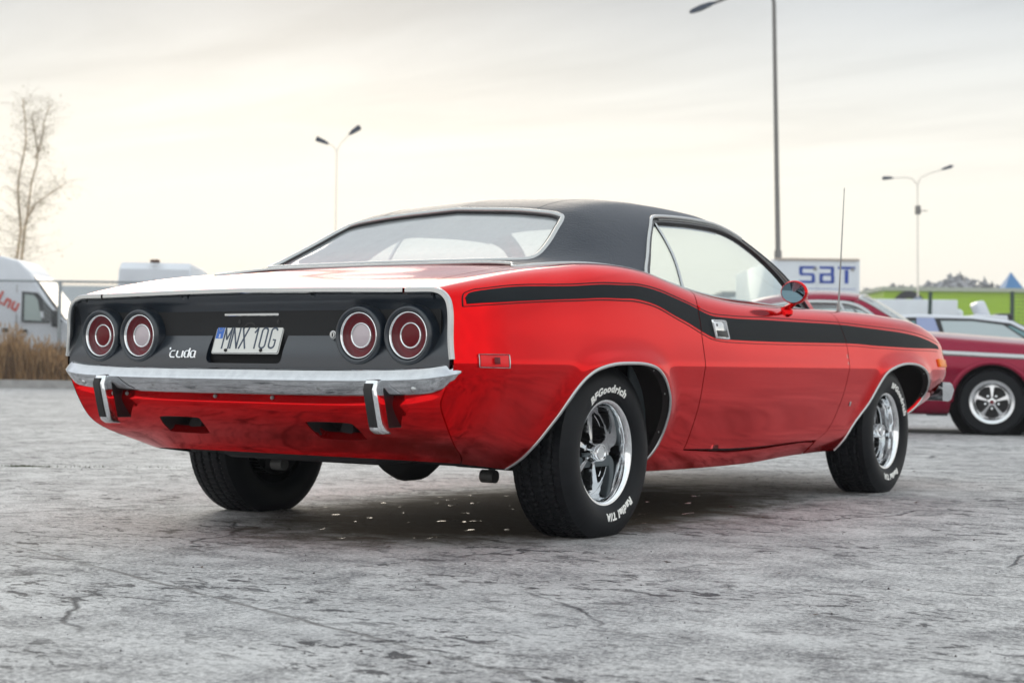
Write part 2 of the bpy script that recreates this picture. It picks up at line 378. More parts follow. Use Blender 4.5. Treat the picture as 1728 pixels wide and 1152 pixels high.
def body_rows():
    X = BX
    hb = col(X, [(-.95,.70),(-.7,.70),(-.3,.76),(.2,.80),(.5,.82),(1.7,.82),(2.2,.81),(2.7,.79),(3.2,.76),(3.6,.68),(3.81,.60)])
    zb = col(X, [(-.95,.325),(-.7,.285),(-.35,.245),(.25,.214),(.8,.205),(1.3,.205),(1.85,.222),(2.3,.225),(2.9,.29),(3.3,.36),(3.81,.42)])
    W = col(X, [(-.95,.852),(-.92,.878),(-.87,.912),(-.78,.937),(-.6,.948),(-.3,.953),(0,.954),(.5,.948),(1.0,.938),(1.7,.930),(2.3,.932),(2.75,.940),(3.1,.936),(3.35,.924),(3.5,.912),(3.62,.892),(3.70,.862),(3.76,.82),(3.81,.75)])
    zw = col(X, [(-.95,.60),(3.72,.61)])
    hs = col(X, [(-.95,.852),(-.9,.868),(-.8,.892),(-.6,.905),(-.3,.91),(.0,.912),(.3,.905),(.6,.90),(1.0,.90),(1.7,.897),(2.3,.90),(2.9,.902),(3.2,.893),(3.4,.878),(3.55,.862),(3.67,.835),(3.76,.78),(3.81,.70)])
    zs = col(X, [(-.95,.812),(-.8,.845),(-.6,.885),(-.3,.925),(-.05,.95),(.15,.95),(.35,.935),(.55,.905),(.75,.88),(1.0,.864),(1.3,.858),(1.7,.858),(2.3,.864),(2.75,.862),(3.0,.856),(3.2,.846),(3.4,.828),(3.55,.803),(3.66,.765),(3.76,.71),(3.81,.66)])
    ht = col(X, [(-.95,.775),(-.8,.79),(-.5,.80),(0,.80),(.5,.80),(1.7,.80),(2.2,.80),(2.9,.78),(3.4,.74),(3.72,.55)])
    zt = col(X, [(-.95,.835),(-.8,.868),(-.6,.905),(-.3,.945),(-.05,.968),(.15,.970),(.35,.958),(.55,.928),(.75,.902),(1.0,.884),(1.3,.878),(1.7,.878),(2.1,.882),(2.5,.885),(2.9,.878),(3.2,.866),(3.45,.835),(3.6,.80),(3.7,.75),(3.81,.68)])
    zc = col(X, [(-.95,.838),(-.8,.868),(-.5,.915),(-.2,.965),(.2,.97),(.6,.94),(1.5,.90),(2.1,.905),(2.6,.915),(3.1,.895),(3.45,.85),(3.6,.82),(3.7,.77),(3.81,.70)])
    zl = .5*(zb+.36)
    rows = []
    for i in range(len(X)):
        b = zb[i]
        f = np.clip((zw[i]-b)/.39, .4, 1.1)        # squeeze of the lower profile
        tuck = np.interp(X[i], [-.95,-.5,0,.4,3.2,3.72], [.035,.035,.015,0,.01,.03])
        r = [(hb[i], b),
             (hb[i]+(W[i]-hb[i])*.45, b+.055*f),
             (W[i]-.045-tuck, b+.145*f),
             (W[i]-.010-tuck*.4, b+.27*f),
             (W[i]-.001, zw[i]-.035),
             (W[i]+.006, zw[i]+.006),
             (W[i]+.001, zw[i]+.030),
             (W[i]*.72+hs[i]*.28-.001, (zw[i]*.7+zs[i]*.3)+.018),
             (W[i]*.45+hs[i]*.55+.004, (zw[i]+zs[i])*.5+.03),
             (hs[i]+.004, zs[i]-.012),
             (hs[i]*.55+ht[i]*.45, zt[i]*.6+zs[i]*.4+.008),
             (ht[i], zt[i]+.002),
             (ht[i]*.86, zt[i]*.9+zc[i]*.1),
             (ht[i]*.45, zc[i]+.006),
             (0, zc[i]+.008)]
        rows.append(r)
    return rows
class Flared(Loft):
    """body with a soft swelling round each wheel opening"""
    arches = ()
    def __call__(self, x, s, side=-1):
        P = super().__call__(x, s, side)
        if not self.arches: return P
        q = P.reshape(-1, 3); add = np.zeros(len(q)); near = q[:, 2] < .78
        for c in self.arches:
            d = np.full(len(q), 9.); a = c[:-1]; ab = c[1:]-a; L2 = (ab**2).sum(1)+1e-12
            sel = near & (q[:, 0] > c[:, 0].min()-.2) & (q[:, 0] < c[:, 0].max()+.2)
            if not sel.any(): continue
            r = q[sel][:, [0, 2]]; t = np.clip(((r[:, None]-a[None])*ab[None]).sum(2)/L2[None], 0, 1)
            d = np.sqrt((((a[None]+t[..., None]*ab[None])-r[:, None])**2).sum(2).min(1))
            add[sel] += .011*np.exp(-(d/.045)**2)*np.clip((r[:, 1]-.33)/.12, 0, 1)
        q[:, 1] += side*add
        return q.reshape(P.shape)
BODY = Flared(BX, body_rows())
GX = np.array([-.42,-.3,-.2,-.1,0,.1,.2,.3,.4,.55,.75,.95,1.2,1.4,1.55,1.7,1.85,2.0,2.12,2.2])
def green_rows():
    X = GX
    hb = col(X, [(-.42,.70),(-.2,.745),(0,.775),(.3,.80),(.7,.815),(1.5,.81),(1.9,.80),(2.2,.78)])
    zb = col(X, [(-.42,.925),(-.3,.943),(-.05,.966),(.15,.968),(.35,.958),(.55,.928),(.75,.902),(1.0,.884),(1.3,.878),(2.2,.872)])
    hr = col(X, [(-.42,.60),(-.1,.63),(.1,.63),(.3,.62),(.6,.612),(1.0,.605),(1.3,.600),(1.5,.602),(1.7,.63),(1.9,.69),(2.05,.73),(2.2,.75)])
    zr = col(X, [(-.42,.928),(-.3,.948),(-.2,.965),(-.1,.99),(0,1.03),(.1,1.075),(.2,1.12),(.3,1.155),(.45,1.19),(.7,1.222),(1.0,1.236),(1.25,1.243),(1.4,1.242),(1.55,1.222),(1.68,1.178),(1.8,1.118),(1.92,1.045),(2.05,.958),(2.2,.885)])
    zc = col(X, [(-.42,.93),(-.3,.950),(-.2,.972),(-.13,.993),(0,1.063),(.15,1.143),(.3,1.228),(.4,1.260),(.6,1.293),(.9,1.306),(1.2,1.303),(1.4,1.29),(1.55,1.258),(1.7,1.205),(1.85,1.13),(2.0,1.04),(2.12,.96),(2.2,.90)])
    rows = []
    for i in range(len(X)):
        B = np.array([hb[i], zb[i]]); R = np.array([hr[i], zr[i]])
        def mid(t, o):
            p = B+(R-B)*t; hgt = R[1]-B[1]
            return (p[0]+o*hgt, p[1])
        dz = zc[i]-zr[i]
        rows.append([tuple(B), mid(.3,.05), mid(.6,.07), mid(.88,.06), (hr[i]*.90, zr[i]+.50*dz),
                     (hr[i]*.72, zr[i]+.78*dz), (hr[i]*.4, zc[i]-.01*min(1,dz/.05)), (0, zc[i])])
    return rows
GREEN = Loft(GX, green_rows())
# ================================================================== the red coupe
REAR_ARCH = [(-0.4353, 0), (-0.4353, 0.0092), (-0.4345, 0.0428), (-0.4183, 0.076), (-0.393, 0.1153), (-0.3656, 0.1605), (-0.3271, 0.2127), (-0.275, 0.2657), (-0.2043, 0.3158), (-0.1053, 0.354), (-0.0011, 0.3648), (0.1074, 0.36), (0.1922, 0.3287), (0.2611, 0.2695), (0.3081, 0.2182), (0.3438, 0.174), (0.3651, 0.1227), (0.3668, 0.0772), (0.3487, 0.043), (0.3226, 0.0168), (0.312, 0)]
FRONT_ARCH = [(2.262, 0), (2.3161, 0.0655), (2.42, 0.134), (2.504, 0.2193), (2.6036, 0.3193), (2.75, 0.3935), (2.9139, 0.412), (3.0561, 0.3872), (3.1672, 0.3018), (3.2347, 0.2082), (3.268, 0.1383), (3.262, 0.0833), (3.215, 0.0333), (3.18, 0)]
DOOR_REAR = [(0.676, 0.76), (0.645, 0.6833), (0.628, 0.6185), (0.632, 0.5403), (0.633, 0.4672), (0.627, 0.3377), (0.62, 0.199), (0.612, 0.12), (0.5855, 0.0452)]
DOOR_FRONT = [(2.03, 0.76), (2.048, 0.7137), (2.085, 0.618), (2.128, 0.543), (2.142, 0.468), (2.134, 0.3115), (2.114, 0.1865), (2.078, 0.1008), (2.0149, 0.056), (1.9261, 0.034)]
BAND_TOP = [(-0.8758, 0.6658), (-0.8564, 0.682), (-0.8277, 0.685), (-0.7568, 0.679), (-0.4288, 0.6475), (-0.028, 0.64), (0.126, 0.644), (0.2875, 0.642), (0.55, 0.6318), (0.7314, 0.6145), (0.881, 0.618), (1.3273, 0.6315), (2.0, 0.6328), (2.4473, 0.622), (2.9528, 0.6122), (3.2549, 0.5985), (3.4857, 0.5777)]
BAND_LOW = [(-0.8776, 0.638), (-0.6774, 0.6188), (-0.4447, 0.6092), (-0.0431, 0.6048), (0.1082, 0.6068), (0.2667, 0.5998), (0.4, 0.5827), (0.5326, 0.5645), (0.6492, 0.5393), (0.7724, 0.5208), (1.0838, 0.523), (2.12, 0.5345), (2.5309, 0.527), (3.0589, 0.5288), (3.4976, 0.5525)]
LINE_TOP = [(-0.8939, 0.631), (-0.8874, 0.6638), (-0.8729, 0.6873), (-0.8469, 0.695), (-0.8207, 0.6977), (-0.7514, 0.6877), (-0.4256, 0.6535), (-0.0252, 0.6452), (0.1291, 0.649), (0.2914, 0.6482), (0.55, 0.6385), (0.7362, 0.6235), (0.8862, 0.6285), (1.3351, 0.645), (2.01, 0.6452), (2.4547, 0.635), (2.9633, 0.6278), (3.2671, 0.6148), (3.5074, 0.6013)]
LINE_LOW = [(-0.8939, 0.631), (-0.8647, 0.6275), (-0.6793, 0.613), (-0.4461, 0.6045), (-0.0449, 0.5995), (0.1059, 0.6005), (0.2641, 0.5933), (0.4, 0.575), (0.5293, 0.5547), (0.6392, 0.5305), (0.7691, 0.5088), (1.0805, 0.5095), (2.117, 0.5202), (2.527, 0.5128), (3.0529, 0.513), (3.4508, 0.5282)]
SIDE_OUT = [(.40, 0), (.415, .019), (.5129, .1164), (.633, .2857), (.735, .415), (.7616, .440), (.80, .462), (.9347, .485), (1.1636, .498), (1.38, .50), (1.46, .495), (1.5594, .477), (1.6277, .4477), (1.7012, .4226), (1.7747, .3917), (1.8305, .345), (1.8826, .268), (1.99, 0)]
SIDE_IN = [(.450, 0), (.462, .019), (.555, .1164), (.672, .2857), (.752, .388), (.778, .41), (.82, .425), (.94, .437), (1.14, .447), (1.36, .447), (1.46, .442), (1.55, .425), (1.62, .395), (1.68, .365), (1.74, .31), (1.81, .22), (1.915, 0)]
DIVIDER = [(.790, .425), (.7777, .3523), (.7733, .251), (.7681, .1523), (.7513, .0792), (.715, 0)]
REAR_WIN = [(.30, 1.0), (.29, .90), (.272, .80), (.26, .70), (.235, .635), (.13, .575), (.02, .505), (-.07, .452), (-.125, .455), (-.15, .53), (-.163, .7), (-.165, 1.0)]
WIND = [(1.45, 1.0), (1.452, .8), (1.46, .66), (1.50, .585), (1.58, .555), (1.68, .53), (1.80, .49), (1.90, .43), (1.99, .34), (2.06, .25), (2.10, .32), (2.13, .5), (2.15, .7), (2.16, 1.0)]
ST = lambda q: [(x, s-1) for x, s in q]           # right-hand side strip of the symmetric surface
BFN, BNF = LT(BODY); GFN, GNF = LT(GREEN)
def sy(x, y):                                      # s where the body half-width is y on top
    s = np.linspace(.5, 1, 400); p = BODY(x, s); i = np.argmin(abs(-p[:, 1]-y)); return float(s[i])
def s_z(x, z):
    s = np.linspace(0, .62, 500); p = BODY(x, s); return float(s[np.argmin(abs(p[:, 2]-z))])

BODY.arches = [np.array([BODY(x, s)[[0, 2]] for x, s in smooth_curve(a, 3)]) for a in (REAR_ARCH[1:-1], FRONT_ARCH[1:-1])]
coupe = tag(empty('vintage_coupe'), 'glossy red two door coupe with black vinyl roof and black side stripe, nearest of all', 'car')
arch_r = smooth_curve(REAR_ARCH, 4); arch_f = smooth_curve(FRONT_ARCH, 4)
dr = smooth_curve(DOOR_REAR, 4); df = smooth_curve(DOOR_FRONT, 4)
GAP = .0055
quarter = [(-.645, 0)]+arch_r+[(x, 0) for x in np.arange(.33, 1.86, .05)]+[(1.86, 0), (1.90, .0283)]
quarter += [(x, .034-GAP/1.5) for x in (1.80, 1.4, 1.0)]+[(.5855, .0452-GAP/1.5)]
quarter += [(x-GAP, s) for x, s in dr[::-1]]
quarter += [(x, sy(x, .80)) for x in np.linspace(.64, .35, 8)]+[(x, sy(x, .735)) for x in np.linspace(.28, -.15, 8)]+[(x, sy(x, .69)) for x in np.linspace(-.20, -.93, 12)]
quarter += [(-.93, s) for s in (.8, .72, .64, .55, .45, .35)]+[(-.93, s_z(-.93, .60)), (-.93, s_z(-.93, .56))]+smooth_curve([(-.932, s_z(-.932, .535)), (-.931, .165), (-.9247, .1297), (-.897, .0888), (-.8596, .0551), (-.799, .0315), (-.70, .0125), (-.645, 0)], 3)[:-1]
qpoly = ST(quarter)
door = [(x+.001, s) for x, s in dr]+[(1.0, .0395), (1.5, .0367)]+[(x-GAP, s) for x, s in df[::-1]]+[(x, sy(x, .805)) for x in np.linspace(1.98, .72, 14)]
dpoly = ST(door)
fender = [(1.925, .030), (1.88, 0)]+[(x, 0) for x in (1.95, 2.05, 2.15)]+arch_f+[(x, 0) for x in (3.3, 3.5, 3.65, 3.81)]+[(3.81, s) for s in (.1, .25, .4, .55, .66)]
fender += [(x, sy(x, .74)) for x in (3.6, 3.4, 3.2, 3.0, 2.7, 2.4, 2.2)]+[(2.03+.001, sy(2.03, .78))]+[(x+.001, s) for x, s in df]
fpoly = ST(fender)
def strip(c, w):
    """thin band of width w along a (x, s) curve, as a polygon"""
    P = np.array(smooth_curve(c, 4))*[1, 1.5]; T = np.gradient(P, axis=0); T /= np.linalg.norm(T, axis=1)[:, None]; Nn = np.stack([-T[:, 1], T[:, 0]], 1)
    A = (P+Nn*w/2)/[1, 1.5]; B_ = (P-Nn*w/2)/[1, 1.5]
    return [tuple(p) for p in A]+[tuple(p) for p in B_[::-1]]
band = smooth_curve(BAND_TOP, 4)+smooth_curve(BAND_LOW, 4)[::-1]
tb = np.array(strip(LINE_TOP, .0045)); tl = np.array(strip(LINE_LOW, .0045))
band3 = [(x, s-1) for x, s in band]; tb = [(x, s-1) for x, s in tb]; tl = [(x, s-1) for x, s in tl]
bigmap = {}
WHEELMAT = WELL
def side_parts(mirror):
    q = panel('quarter_panel', BFN, BNF, qpoly, RED, coupe, mirror=mirror)
    d = panel('door', BFN, BNF, dpoly, RED, coupe, mirror=mirror)
    f = panel('front_wing', BFN, BNF, fpoly, RED, coupe, mirror=mirror)
    for par, reg in ((q, qpoly), (d, dpoly), (f, fpoly)):
        xs = [p[0] for p in reg]; lo, hi = min(xs)-.05, max(xs)+.05
        for poly, nm in ((band3, 'side_stripe'), (tb, 'pinstripe'), (tl, 'pinstripe')):
            panel(nm, BFN, BNF, poly, STRIPE, par, also=[reg], off=.0012, flange=.0014, step=.02, mirror=mirror)
    mr = -1 if mirror else 1
    mul = np.array([1, mr, 1])
    # bright lips round the wheel openings, dark turned flange behind them
    for c, par in ((arch_r, q), (arch_f, f)):
        A = np.array(c[:-1]); P = BODY(A[:, 0], A[:, 1]); N = BODY.normal(A[:, 0], A[:, 1])
        T = np.gradient(P, axis=0); T /= np.linalg.norm(T, axis=1)[:, None]; IN = np.cross(T, N); cen = P.mean(0)
        IN *= np.sign(((cen-P)*IN).sum(1))[:, None]
        bead('wheel_arch_trim', (P+IN*.002)*mul, N*mul, .013, .006, BRIGHT, par)
        # inner lip and well liner
        V = []; F = []
        for k, (w, inn) in enumerate(((0, .0), (.03, .006), (.032, -.02), (.10, -.05), (.36, -.05))):
            for p, n, i_ in zip(P, N, IN): V.append((np.array([p[0], p[1]+w, p[2]])+i_*inn)*mul)
        n = len(P)
        for k in range(4):
            for i in range(n-1): F.append((k*n+i, k*n+i+1, (k+1)*n+i+1, (k+1)*n+i))
        cv = len(V); V.append(np.array([cen[0], P[0][1]+.36, .30])*mul)
        for i in range(n-1): F.append((4*n+i, 4*n+i+1, cv))
        o = mesh('wheel_well', V, F, WELL, par, True, 60)
        if c is arch_r or 1:
            for i in range(int(n*.62), n-3, 9):
                p = (P[i]+IN[i]*.008+np.array([0, .016, 0])); MB().lathe([(0, .003), (.003, .002), (.004, 0)], 8, c=tuple(p*mul), sgn=-1*mr).build('screw', STEEL, par)
    return q, d, f
panels = [side_parts(False), side_parts(True)]
qR, dR, fR = panels[0]
# ---- lids and roof
both = lambda q: [(x, s-1) for x, s in q]+[(x, 1-s) for x, s in q[::-1]]
deck = both([(-.928, 1), (-.928, .95), (-.928, sy(-.928, .683))]+[(x, sy(x, .683)) for x in np.linspace(-.85, -.24, 10)]+[(-.225, .9), (-.22, 1)])
deck = [(x, s-1) for x, s in [(-.928, 1), (-.928, .9), (-.928, sy(-.928, .683))]+[(x, sy(x, .683)) for x in np.linspace(-.85, -.24, 10)]+[(-.228, .9), (-.222, .97)]]
deck = deck+[(x, -t) for x, t in deck[::-1] if abs(t) > 1e-6]
panel('boot_lid', BFN, BNF, deck, RED, coupe, step=.03)
sill = [(x, s-1) for x, s in [(-.218, .97), (-.224, .9), (-.235, sy(-.235, .685)), (-.20, sy(-.20, .688)), (-.1, sy(-.1, .70)), (0, sy(0, .70)), (.02, .9), (.02, .97)]]
panel('rear_deck_sill', BFN, BNF, sill+[(x, -t) for x, t in sill[::-1]], RED, coupe, step=.03)
hood = [(x, s-1) for x, s in [(2.20, .97), (2.20, .9), (2.20, sy(2.2, .735))]+[(x, sy(x, .735)) for x in (2.5, 2.8, 3.1, 3.3, 3.5, 3.6)]+[(3.76, .8), (3.76, .97)]]
panel('bonnet', BFN, BNF, hood+[(x, -t) for x, t in hood[::-1]], RED, coupe, step=.04)
cowl = [(x, s-1) for x, s in [(2.0, .97), (2.0, sy(2.0, .77)), (2.195, sy(2.195, .74)), (2.195, .97)]]
panel('cowl', BFN, BNF, cowl+[(x, -t) for x, t in cowl[::-1]], BLACKP, coupe, step=.04, off=-.004)
s_out = smooth_curve(SIDE_OUT, 3); s_in = smooth_curve(SIDE_IN, 3); rw = smooth_curve(REAR_WIN, 4); wd = smooth_curve(WIND, 4)
rwp = [(x, s-1) for x, s in rw]; rwp = rwp+[(x, -t) for x, t in rwp[::-1][1:-1]]
wdp = [(x, s-1) for x, s in wd]; wdp = wdp+[(x, -t) for x, t in wdp[::-1][1:-1]]
topline = [p for p in s_out if p[0] < 1.42]
rf = [(-.21, .999), (-.212, .85), (-.215, .7), (-.23, .5), (-.258, .33), (-.298, .18), (-.328, .08), (-.338, .025), (-.325, 0), (-.2, 0), (0, 0), (.2, 0)]+topline+[(1.425, .50), (1.428, .56), (1.425, .66), (1.42, .8), (1.418, .999)]
rfp = [(x, s-1) for x, s in rf]; rfp = rfp+[(x, -t) for x, t in rfp[::-1]]
roof = panel('vinyl_roof', GFN, GNF, rfp, VINYL, coupe, holes=[rwp], off=.003, step=.028, flange=.02)
hl = [(x, s-1) for x, s in [(-.17, .999), (-.17, .7), (-.18, .5), (-.25, .3), (-.33, .1), (.43, .02)]+[(x, s-.01) for x, s in s_in if x < 1.42]+[(1.43, .5), (1.44, .66), (1.44, .999)]]
panel('headliner', GFN, GNF, hl+[(x, -t) for x, t in hl[::-1]], HEADL, coupe, holes=[[(x+(.02 if x < .1 else -.01), t*.985) for x, t in rwp]], off=-.028, step=.04, flange=0)
# seams of the vinyl
for sgn in (-1, 1):
    c = np.array(smooth_curve([(.285, .835), (.40, .822), (.6, .81), (.9, .80), (1.2, .80), (1.41, .80)], 6))
    bead('roof_seam', GREEN(c[:, 0], c[:, 1], sgn), GREEN.normal(c[:, 0], c[:, 1], sgn), (.007), .0018, VINYL, roof, lift=.002)
# rear window, its bright frame and black seal
rwin = panel('rear_window', GFN, GNF, rwp, GLASSR, coupe, off=-.010, step=.05, flange=0)
A = np.array(rwp); inA = []
P = GFN(A[:, 0], A[:, 1]); N = GNF(A[:, 0], A[:, 1])
cen = P.mean(0); T = np.roll(P, -1, 0)-np.roll(P, 1, 0); T /= np.linalg.norm(T, axis=1)[:, None]; IN = np.cross(N, T); IN *= np.sign(((cen-P)*IN).sum(1))[:, None]
bead('rear_window_trim', P+IN*.004, N, .020, .010, BRIGHT, rwin, closed=True)
bead('rear_window_seal', P+IN*.017-N*.006, N, .010, .006, BLK, rwin, closed=True)
# base trim of the vinyl from rear across and along both sides
c = [(-.218, 1.0), (-.22, .85), (-.223, .7), (-.238, .5), (-.262, .33), (-.302, .18), (-.332, .08), (-.342, .025), (-.33, .002)]
c2 = smooth_curve(c, 6)+[(x, 0) for x in np.linspace(-.29, .395, 22)]
A = np.array(c2); Pr = GREEN(A[:, 0], A[:, 1], -1); Nr = GREEN.normal(A[:, 0], A[:, 1], -1)
Pl = Pr*[1, -1, 1]; Nl = Nr*[1, -1, 1]
bead('roof_base_trim', np.concatenate([Pr[::-1], Pl[1:]])+[0, 0, .004], np.concatenate([Nr[::-1], Nl[1:]]), .011, .007, BRIGHT, coupe)
for sgn in (-1, 1):
    A = np.array(s_out); P = GREEN(A[:, 0], A[:, 1], sgn); N = GREEN.normal(A[:, 0], A[:, 1], sgn)
    k = sum(1 for p in s_out if p[0] < 1.62)
    bead('drip_rail_trim', P[:k]+N[:k]*.002, N[:k], .015, .010, BRIGHT, coupe)
    bead('drip_rail_trim', P[k-1:]+N[k-1:]*.001, N[k-1:], .008, .007, BLACKP, coupe)
    sur = [(x, s-1) for x, s in s_out]+[(x, s-1) for x, s in s_in[::-1]]
    panel('window_surround', GFN, GNF, sur, BLK, coupe, off=-.004, step=.03, flange=.02, mirror=sgn > 0)
    # second rail inside the first, like the folded gutter
    A = np.array([(x, s-.022) for x, s in s_out if .80 < x < 1.9 and s > .25]); P = GREEN(A[:, 0], A[:, 1], sgn); N = GREEN.normal(A[:, 0], A[:, 1], sgn)
    bead('weather_strip', P, N, .006, .004, STEEL, coupe, lift=-.003)
    # glass in two panes with the bright upright between them
    dv_ = smooth_curve(DIVIDER, 4)
    sin_ = [(x, s-1) for x, s in s_in]
    front = [p for p in s_in if p[0] >= .80]
    gq = [(x, s-1) for x, s in [p for p in s_in if p[0] < .79]+dv_]
    gd = [(x, s-1) for x, s in dv_[::-1]+front]
    panel('quarter_window', GFN, GNF, gq, GLASS, coupe, off=-.014, step=.05, flange=0, mirror=sgn > 0)
    dw = panel('door_window', GFN, GNF, gd, GLASS, coupe, off=-.014, step=.05, flange=0, mirror=sgn > 0)
    A = np.array(dv_); bead('window_upright', GREEN(A[:, 0], A[:, 1], sgn), GREEN.normal(A[:, 0], A[:, 1], sgn), .013, .008, BRIGHT, dw, lift=-.012)
    # sill strip along the foot of the glass
    A = np.array([(x, .004) for x in np.linspace(.40, 2.0, 40)]); bead('sill_trim', GREEN(A[:, 0], A[:, 1], sgn)+[0, 0, .001], GREEN.normal(A[:, 0], A[:, 1], sgn), .011, .008, BRIGHT, coupe)
    pil = [(x, s-1) for x, s in s_out if x > 1.42]
    wr = [(x, s-1) for x, s in wd if .52 < x and s < .62 and x < 2.061]
    panel('windscreen_pillar', GFN, GNF, [(1.43, -.50)]+pil+[(2.075, -.98), (2.075, -.77)]+[p for p in wr[::-1]]+[(1.452, -.38), (1.43, -.40)], RED, coupe, step=.025, off=-.001, mirror=sgn > 0)
    A = np.array([(x, s) for x, s in wd if s < .62 and x < 2.06]); bead('windscreen_trim', GREEN(A[:, 0], A[:, 1], sgn), GREEN.normal(A[:, 0], A[:, 1], sgn), .014, .007, BRIGHT, coupe)
panel('windscreen', GFN, GNF, wdp, GLASS, coupe, off=-.006, step=.06, flange=0)
# header over the windscreen
hd = [(x, s-1) for x, s in [(1.425, .999), (1.425, .66), (1.43, .58), (1.46, .58), (1.458, .66), (1.452, .8), (1.45, .999)]]
panel('windscreen_header', GFN, GNF, hd+[(x, -t) for x, t in hd[::-1]], BRIGHT, coupe, step=.03, flange=.02)

# ---- cabin
cab = MB(); cab.box((-.30, -.76, .80), (.20, .76, .905)); cab.box((-.2, -.80, .24), (2.1, .80, .28)); cab.box((1.98, -.78, .28), (2.02, .78, .86))
for s_ in (-1, 1): cab.box((.30, s_*.795-.01, .28), (2.0, s_*.795+.01, .86))
bevel(cab.build('cabin_tub', TRIMIN, coupe), .008)
b = MB()
dp = [(1.70, .62), (1.66, .80), (1.70, .872), (1.80, .898), (1.95, .892), (2.05, .87)]
n = 15; V = []
for j in range(n):
    y = -.77+1.54*j/(n-1); hump = .018*math.exp(-((y-.38)/.22)**2)
    for x, z in dp: V.append((x, y, z+(hump if z > .85 else 0)))
F = [(j*6+i, j*6+i+1, (j+1)*6+i+1, (j+1)*6+i) for j in range(n-1) for i in range(5)]
b.add(V, F); b.build('dashboard', TRIMIN, coupe)
sw = MB(); c0 = Vector((1.50, .38, .80)); ax = Vector((-.88, 0, .47)).normalized(); ex = Vector((0, 1, 0)); ey = ax.cross(ex)
sw.tube([c0+(ex*math.cos(t)+ey*math.sin(t))*.185 for t in [2*math.pi*i/36 for i in range(37)]], .013, 8, caps=False)
for t in (.2, math.pi-.2, -math.pi/2): sw.tube([c0, c0+(ex*math.cos(t)+ey*math.sin(t))*.18-ax*.01], .012, 6)
sw.tube([c0+ax*.02, c0-ax*.35], .028, 10); sw.build('steering_wheel', BLK, coupe)
def seat(x0, y0, w, back):
    q = MB(); q.box((x0, y0-w/2, .30), (x0+.50, y0+w/2, .47)); o = bevel(q.build('seat_cushion', TRIMIN, coupe), .05, 3)
    q = MB(); Mx = Matrix.Translation((x0+.02, y0, .44)) @ Matrix.Rotation(R(-14), 4, 'Y'); q.box((-.06, -w/2, 0), (.06, w/2, back), M=Mx); bevel(q.build('seat_backrest', TRIMIN, coupe), .045, 3)
seat(.98, -.38, .56, .46); seat(.98, .38, .56, .46); seat(.18, 0, 1.15, .42)

# ---- tail: bright surround, black panel, lamps, number plate
def tail_path(s0, s1, n):
    s = np.linspace(s0, s1, n); P = BODY(-.928+0*s, s); N = BODY.normal(-.928+0*s, s)[:, 1:]; N /= np.linalg.norm(N, axis=1)[:, None]
    return P, N
sD = sy(-.928, .683); sB = s_z(-.93, .618)
def tail_trim(P, N, parent, name='tail_trim'):
    V = []; F = []; prof = [(-.001, -.926), (-.001, -.937), (.003, -.943), (.014, -.943), (.018, -.938), (.0215, -.915), (.022, -.880)]
    for p, nn in zip(P, N):
        k_ = 1-.22*min(1, max(0, abs(nn[0])-.3)/.6)
        for d, x in prof: d = d*k_; V.append((x, p[1]-nn[0]*d, p[2]-nn[1]*d))
    k = len(prof)
    for i in range(len(P)-1):
        for q in range(k-1): F.append((i*k+q, i*k+q+1, (i+1)*k+q+1, (i+1)*k+q))
    o = MB().add(V, F).build(name, BRIGHT, parent, angle=28); return o
P, N = tail_path(sD+.002, 1, 30); N[-1] = (0, 1)
tail_trim(np.concatenate([P, (P*[1, -1, 1])[::-1][1:]]), np.concatenate([N, (N*[-1, 1])[::-1][1:]]), coupe)
P, N = tail_path(sB, sD-.002, 50)
tail_trim(P, N, coupe); tail_trim(P*[1, -1, 1], N*[-1, 1], coupe)
sAll = np.concatenate([np.linspace(s_z(-.93, .60), sD, 40), np.linspace(sD, 1, 16)[1:]])
P = BODY(-.928+0*sAll, sAll); N = BODY.normal(-.928+0*sAll, sAll)[:, 1:]; N /= np.linalg.norm(N, axis=1)[:, None]; N[-1] = (0, 1)
ol = P[:, 1:]-N*.0205*(1-.22*np.clip((abs(N[:, :1])-.3)/.6, 0, 1))
right = [tuple(p) for p in ol]; right = [(right[0][0], .545)]+right
tail_out = right+[(-y, z) for y, z in right[::-1] if abs(y) > 1e-6]
XP = pchip([.54, .565, .60, .625, .65, .675, .70, .725, .75, .775, .795, .81, .84], [-.930, -.9345, -.9345, -.931, -.922, -.909, -.896, -.8895, -.892, -.900, -.910, -.922, -.93])
def tfn(y, z): y = np.asarray(y, float); z = np.asarray(z, float); return np.stack([XP(z)+0*y, y, z], -1)
def tnf(y, z):
    z = np.asarray(z, float); d = (XP(z+.002)-XP(z-.002))/.004; n = np.stack([-1+0*d, 0*d, d], -1); return n/np.linalg.norm(n, axis=-1, keepdims=True)
def rrect(y0, y1, z0, z1, r, n=5):
    out = []
    for cy, cz, a in ((y1-r, z1-r, 0), (y0+r, z1-r, 90), (y0+r, z0+r, 180), (y1-r, z0+r, 270)):
        out += [(cy+r*math.cos(R(a+90*i/n)), cz+r*math.sin(R(a+90*i/n))) for i in range(n+1)]
    return out
LAMPS = [(-.698, 0), (-.499, 1), (.499, 1), (.698, 0)]
circ = lambda y, z, r, n=40: [(y+r*math.cos(2*math.pi*i/n), z+r*math.sin(2*math.pi*i/n)) for i in range(n)]
recess = rrect(-.172, .172, .598, .768, .022)
tail = panel('tail_panel', tfn, tnf, tail_out, BLACKP, coupe, holes=[recess]+[circ(y, .692, .088) for y, _ in LAMPS], scale=(1, 1), step=.012, flange=.022)
b = MB(); b.box((-.882, -.18, .59), (-.876, .18, .775)); b.box((-.895, -.150, .712), (-.882, .150, .755)); bevel(b.build('plate_recess', BLACKP, tail), .002, 1)
b = MB(); b.box((-.903, -.128, .758), (-.888, .118, .768)); bevel(b.build('plate_lamp_bar', BRIGHT, tail), .002, 1)
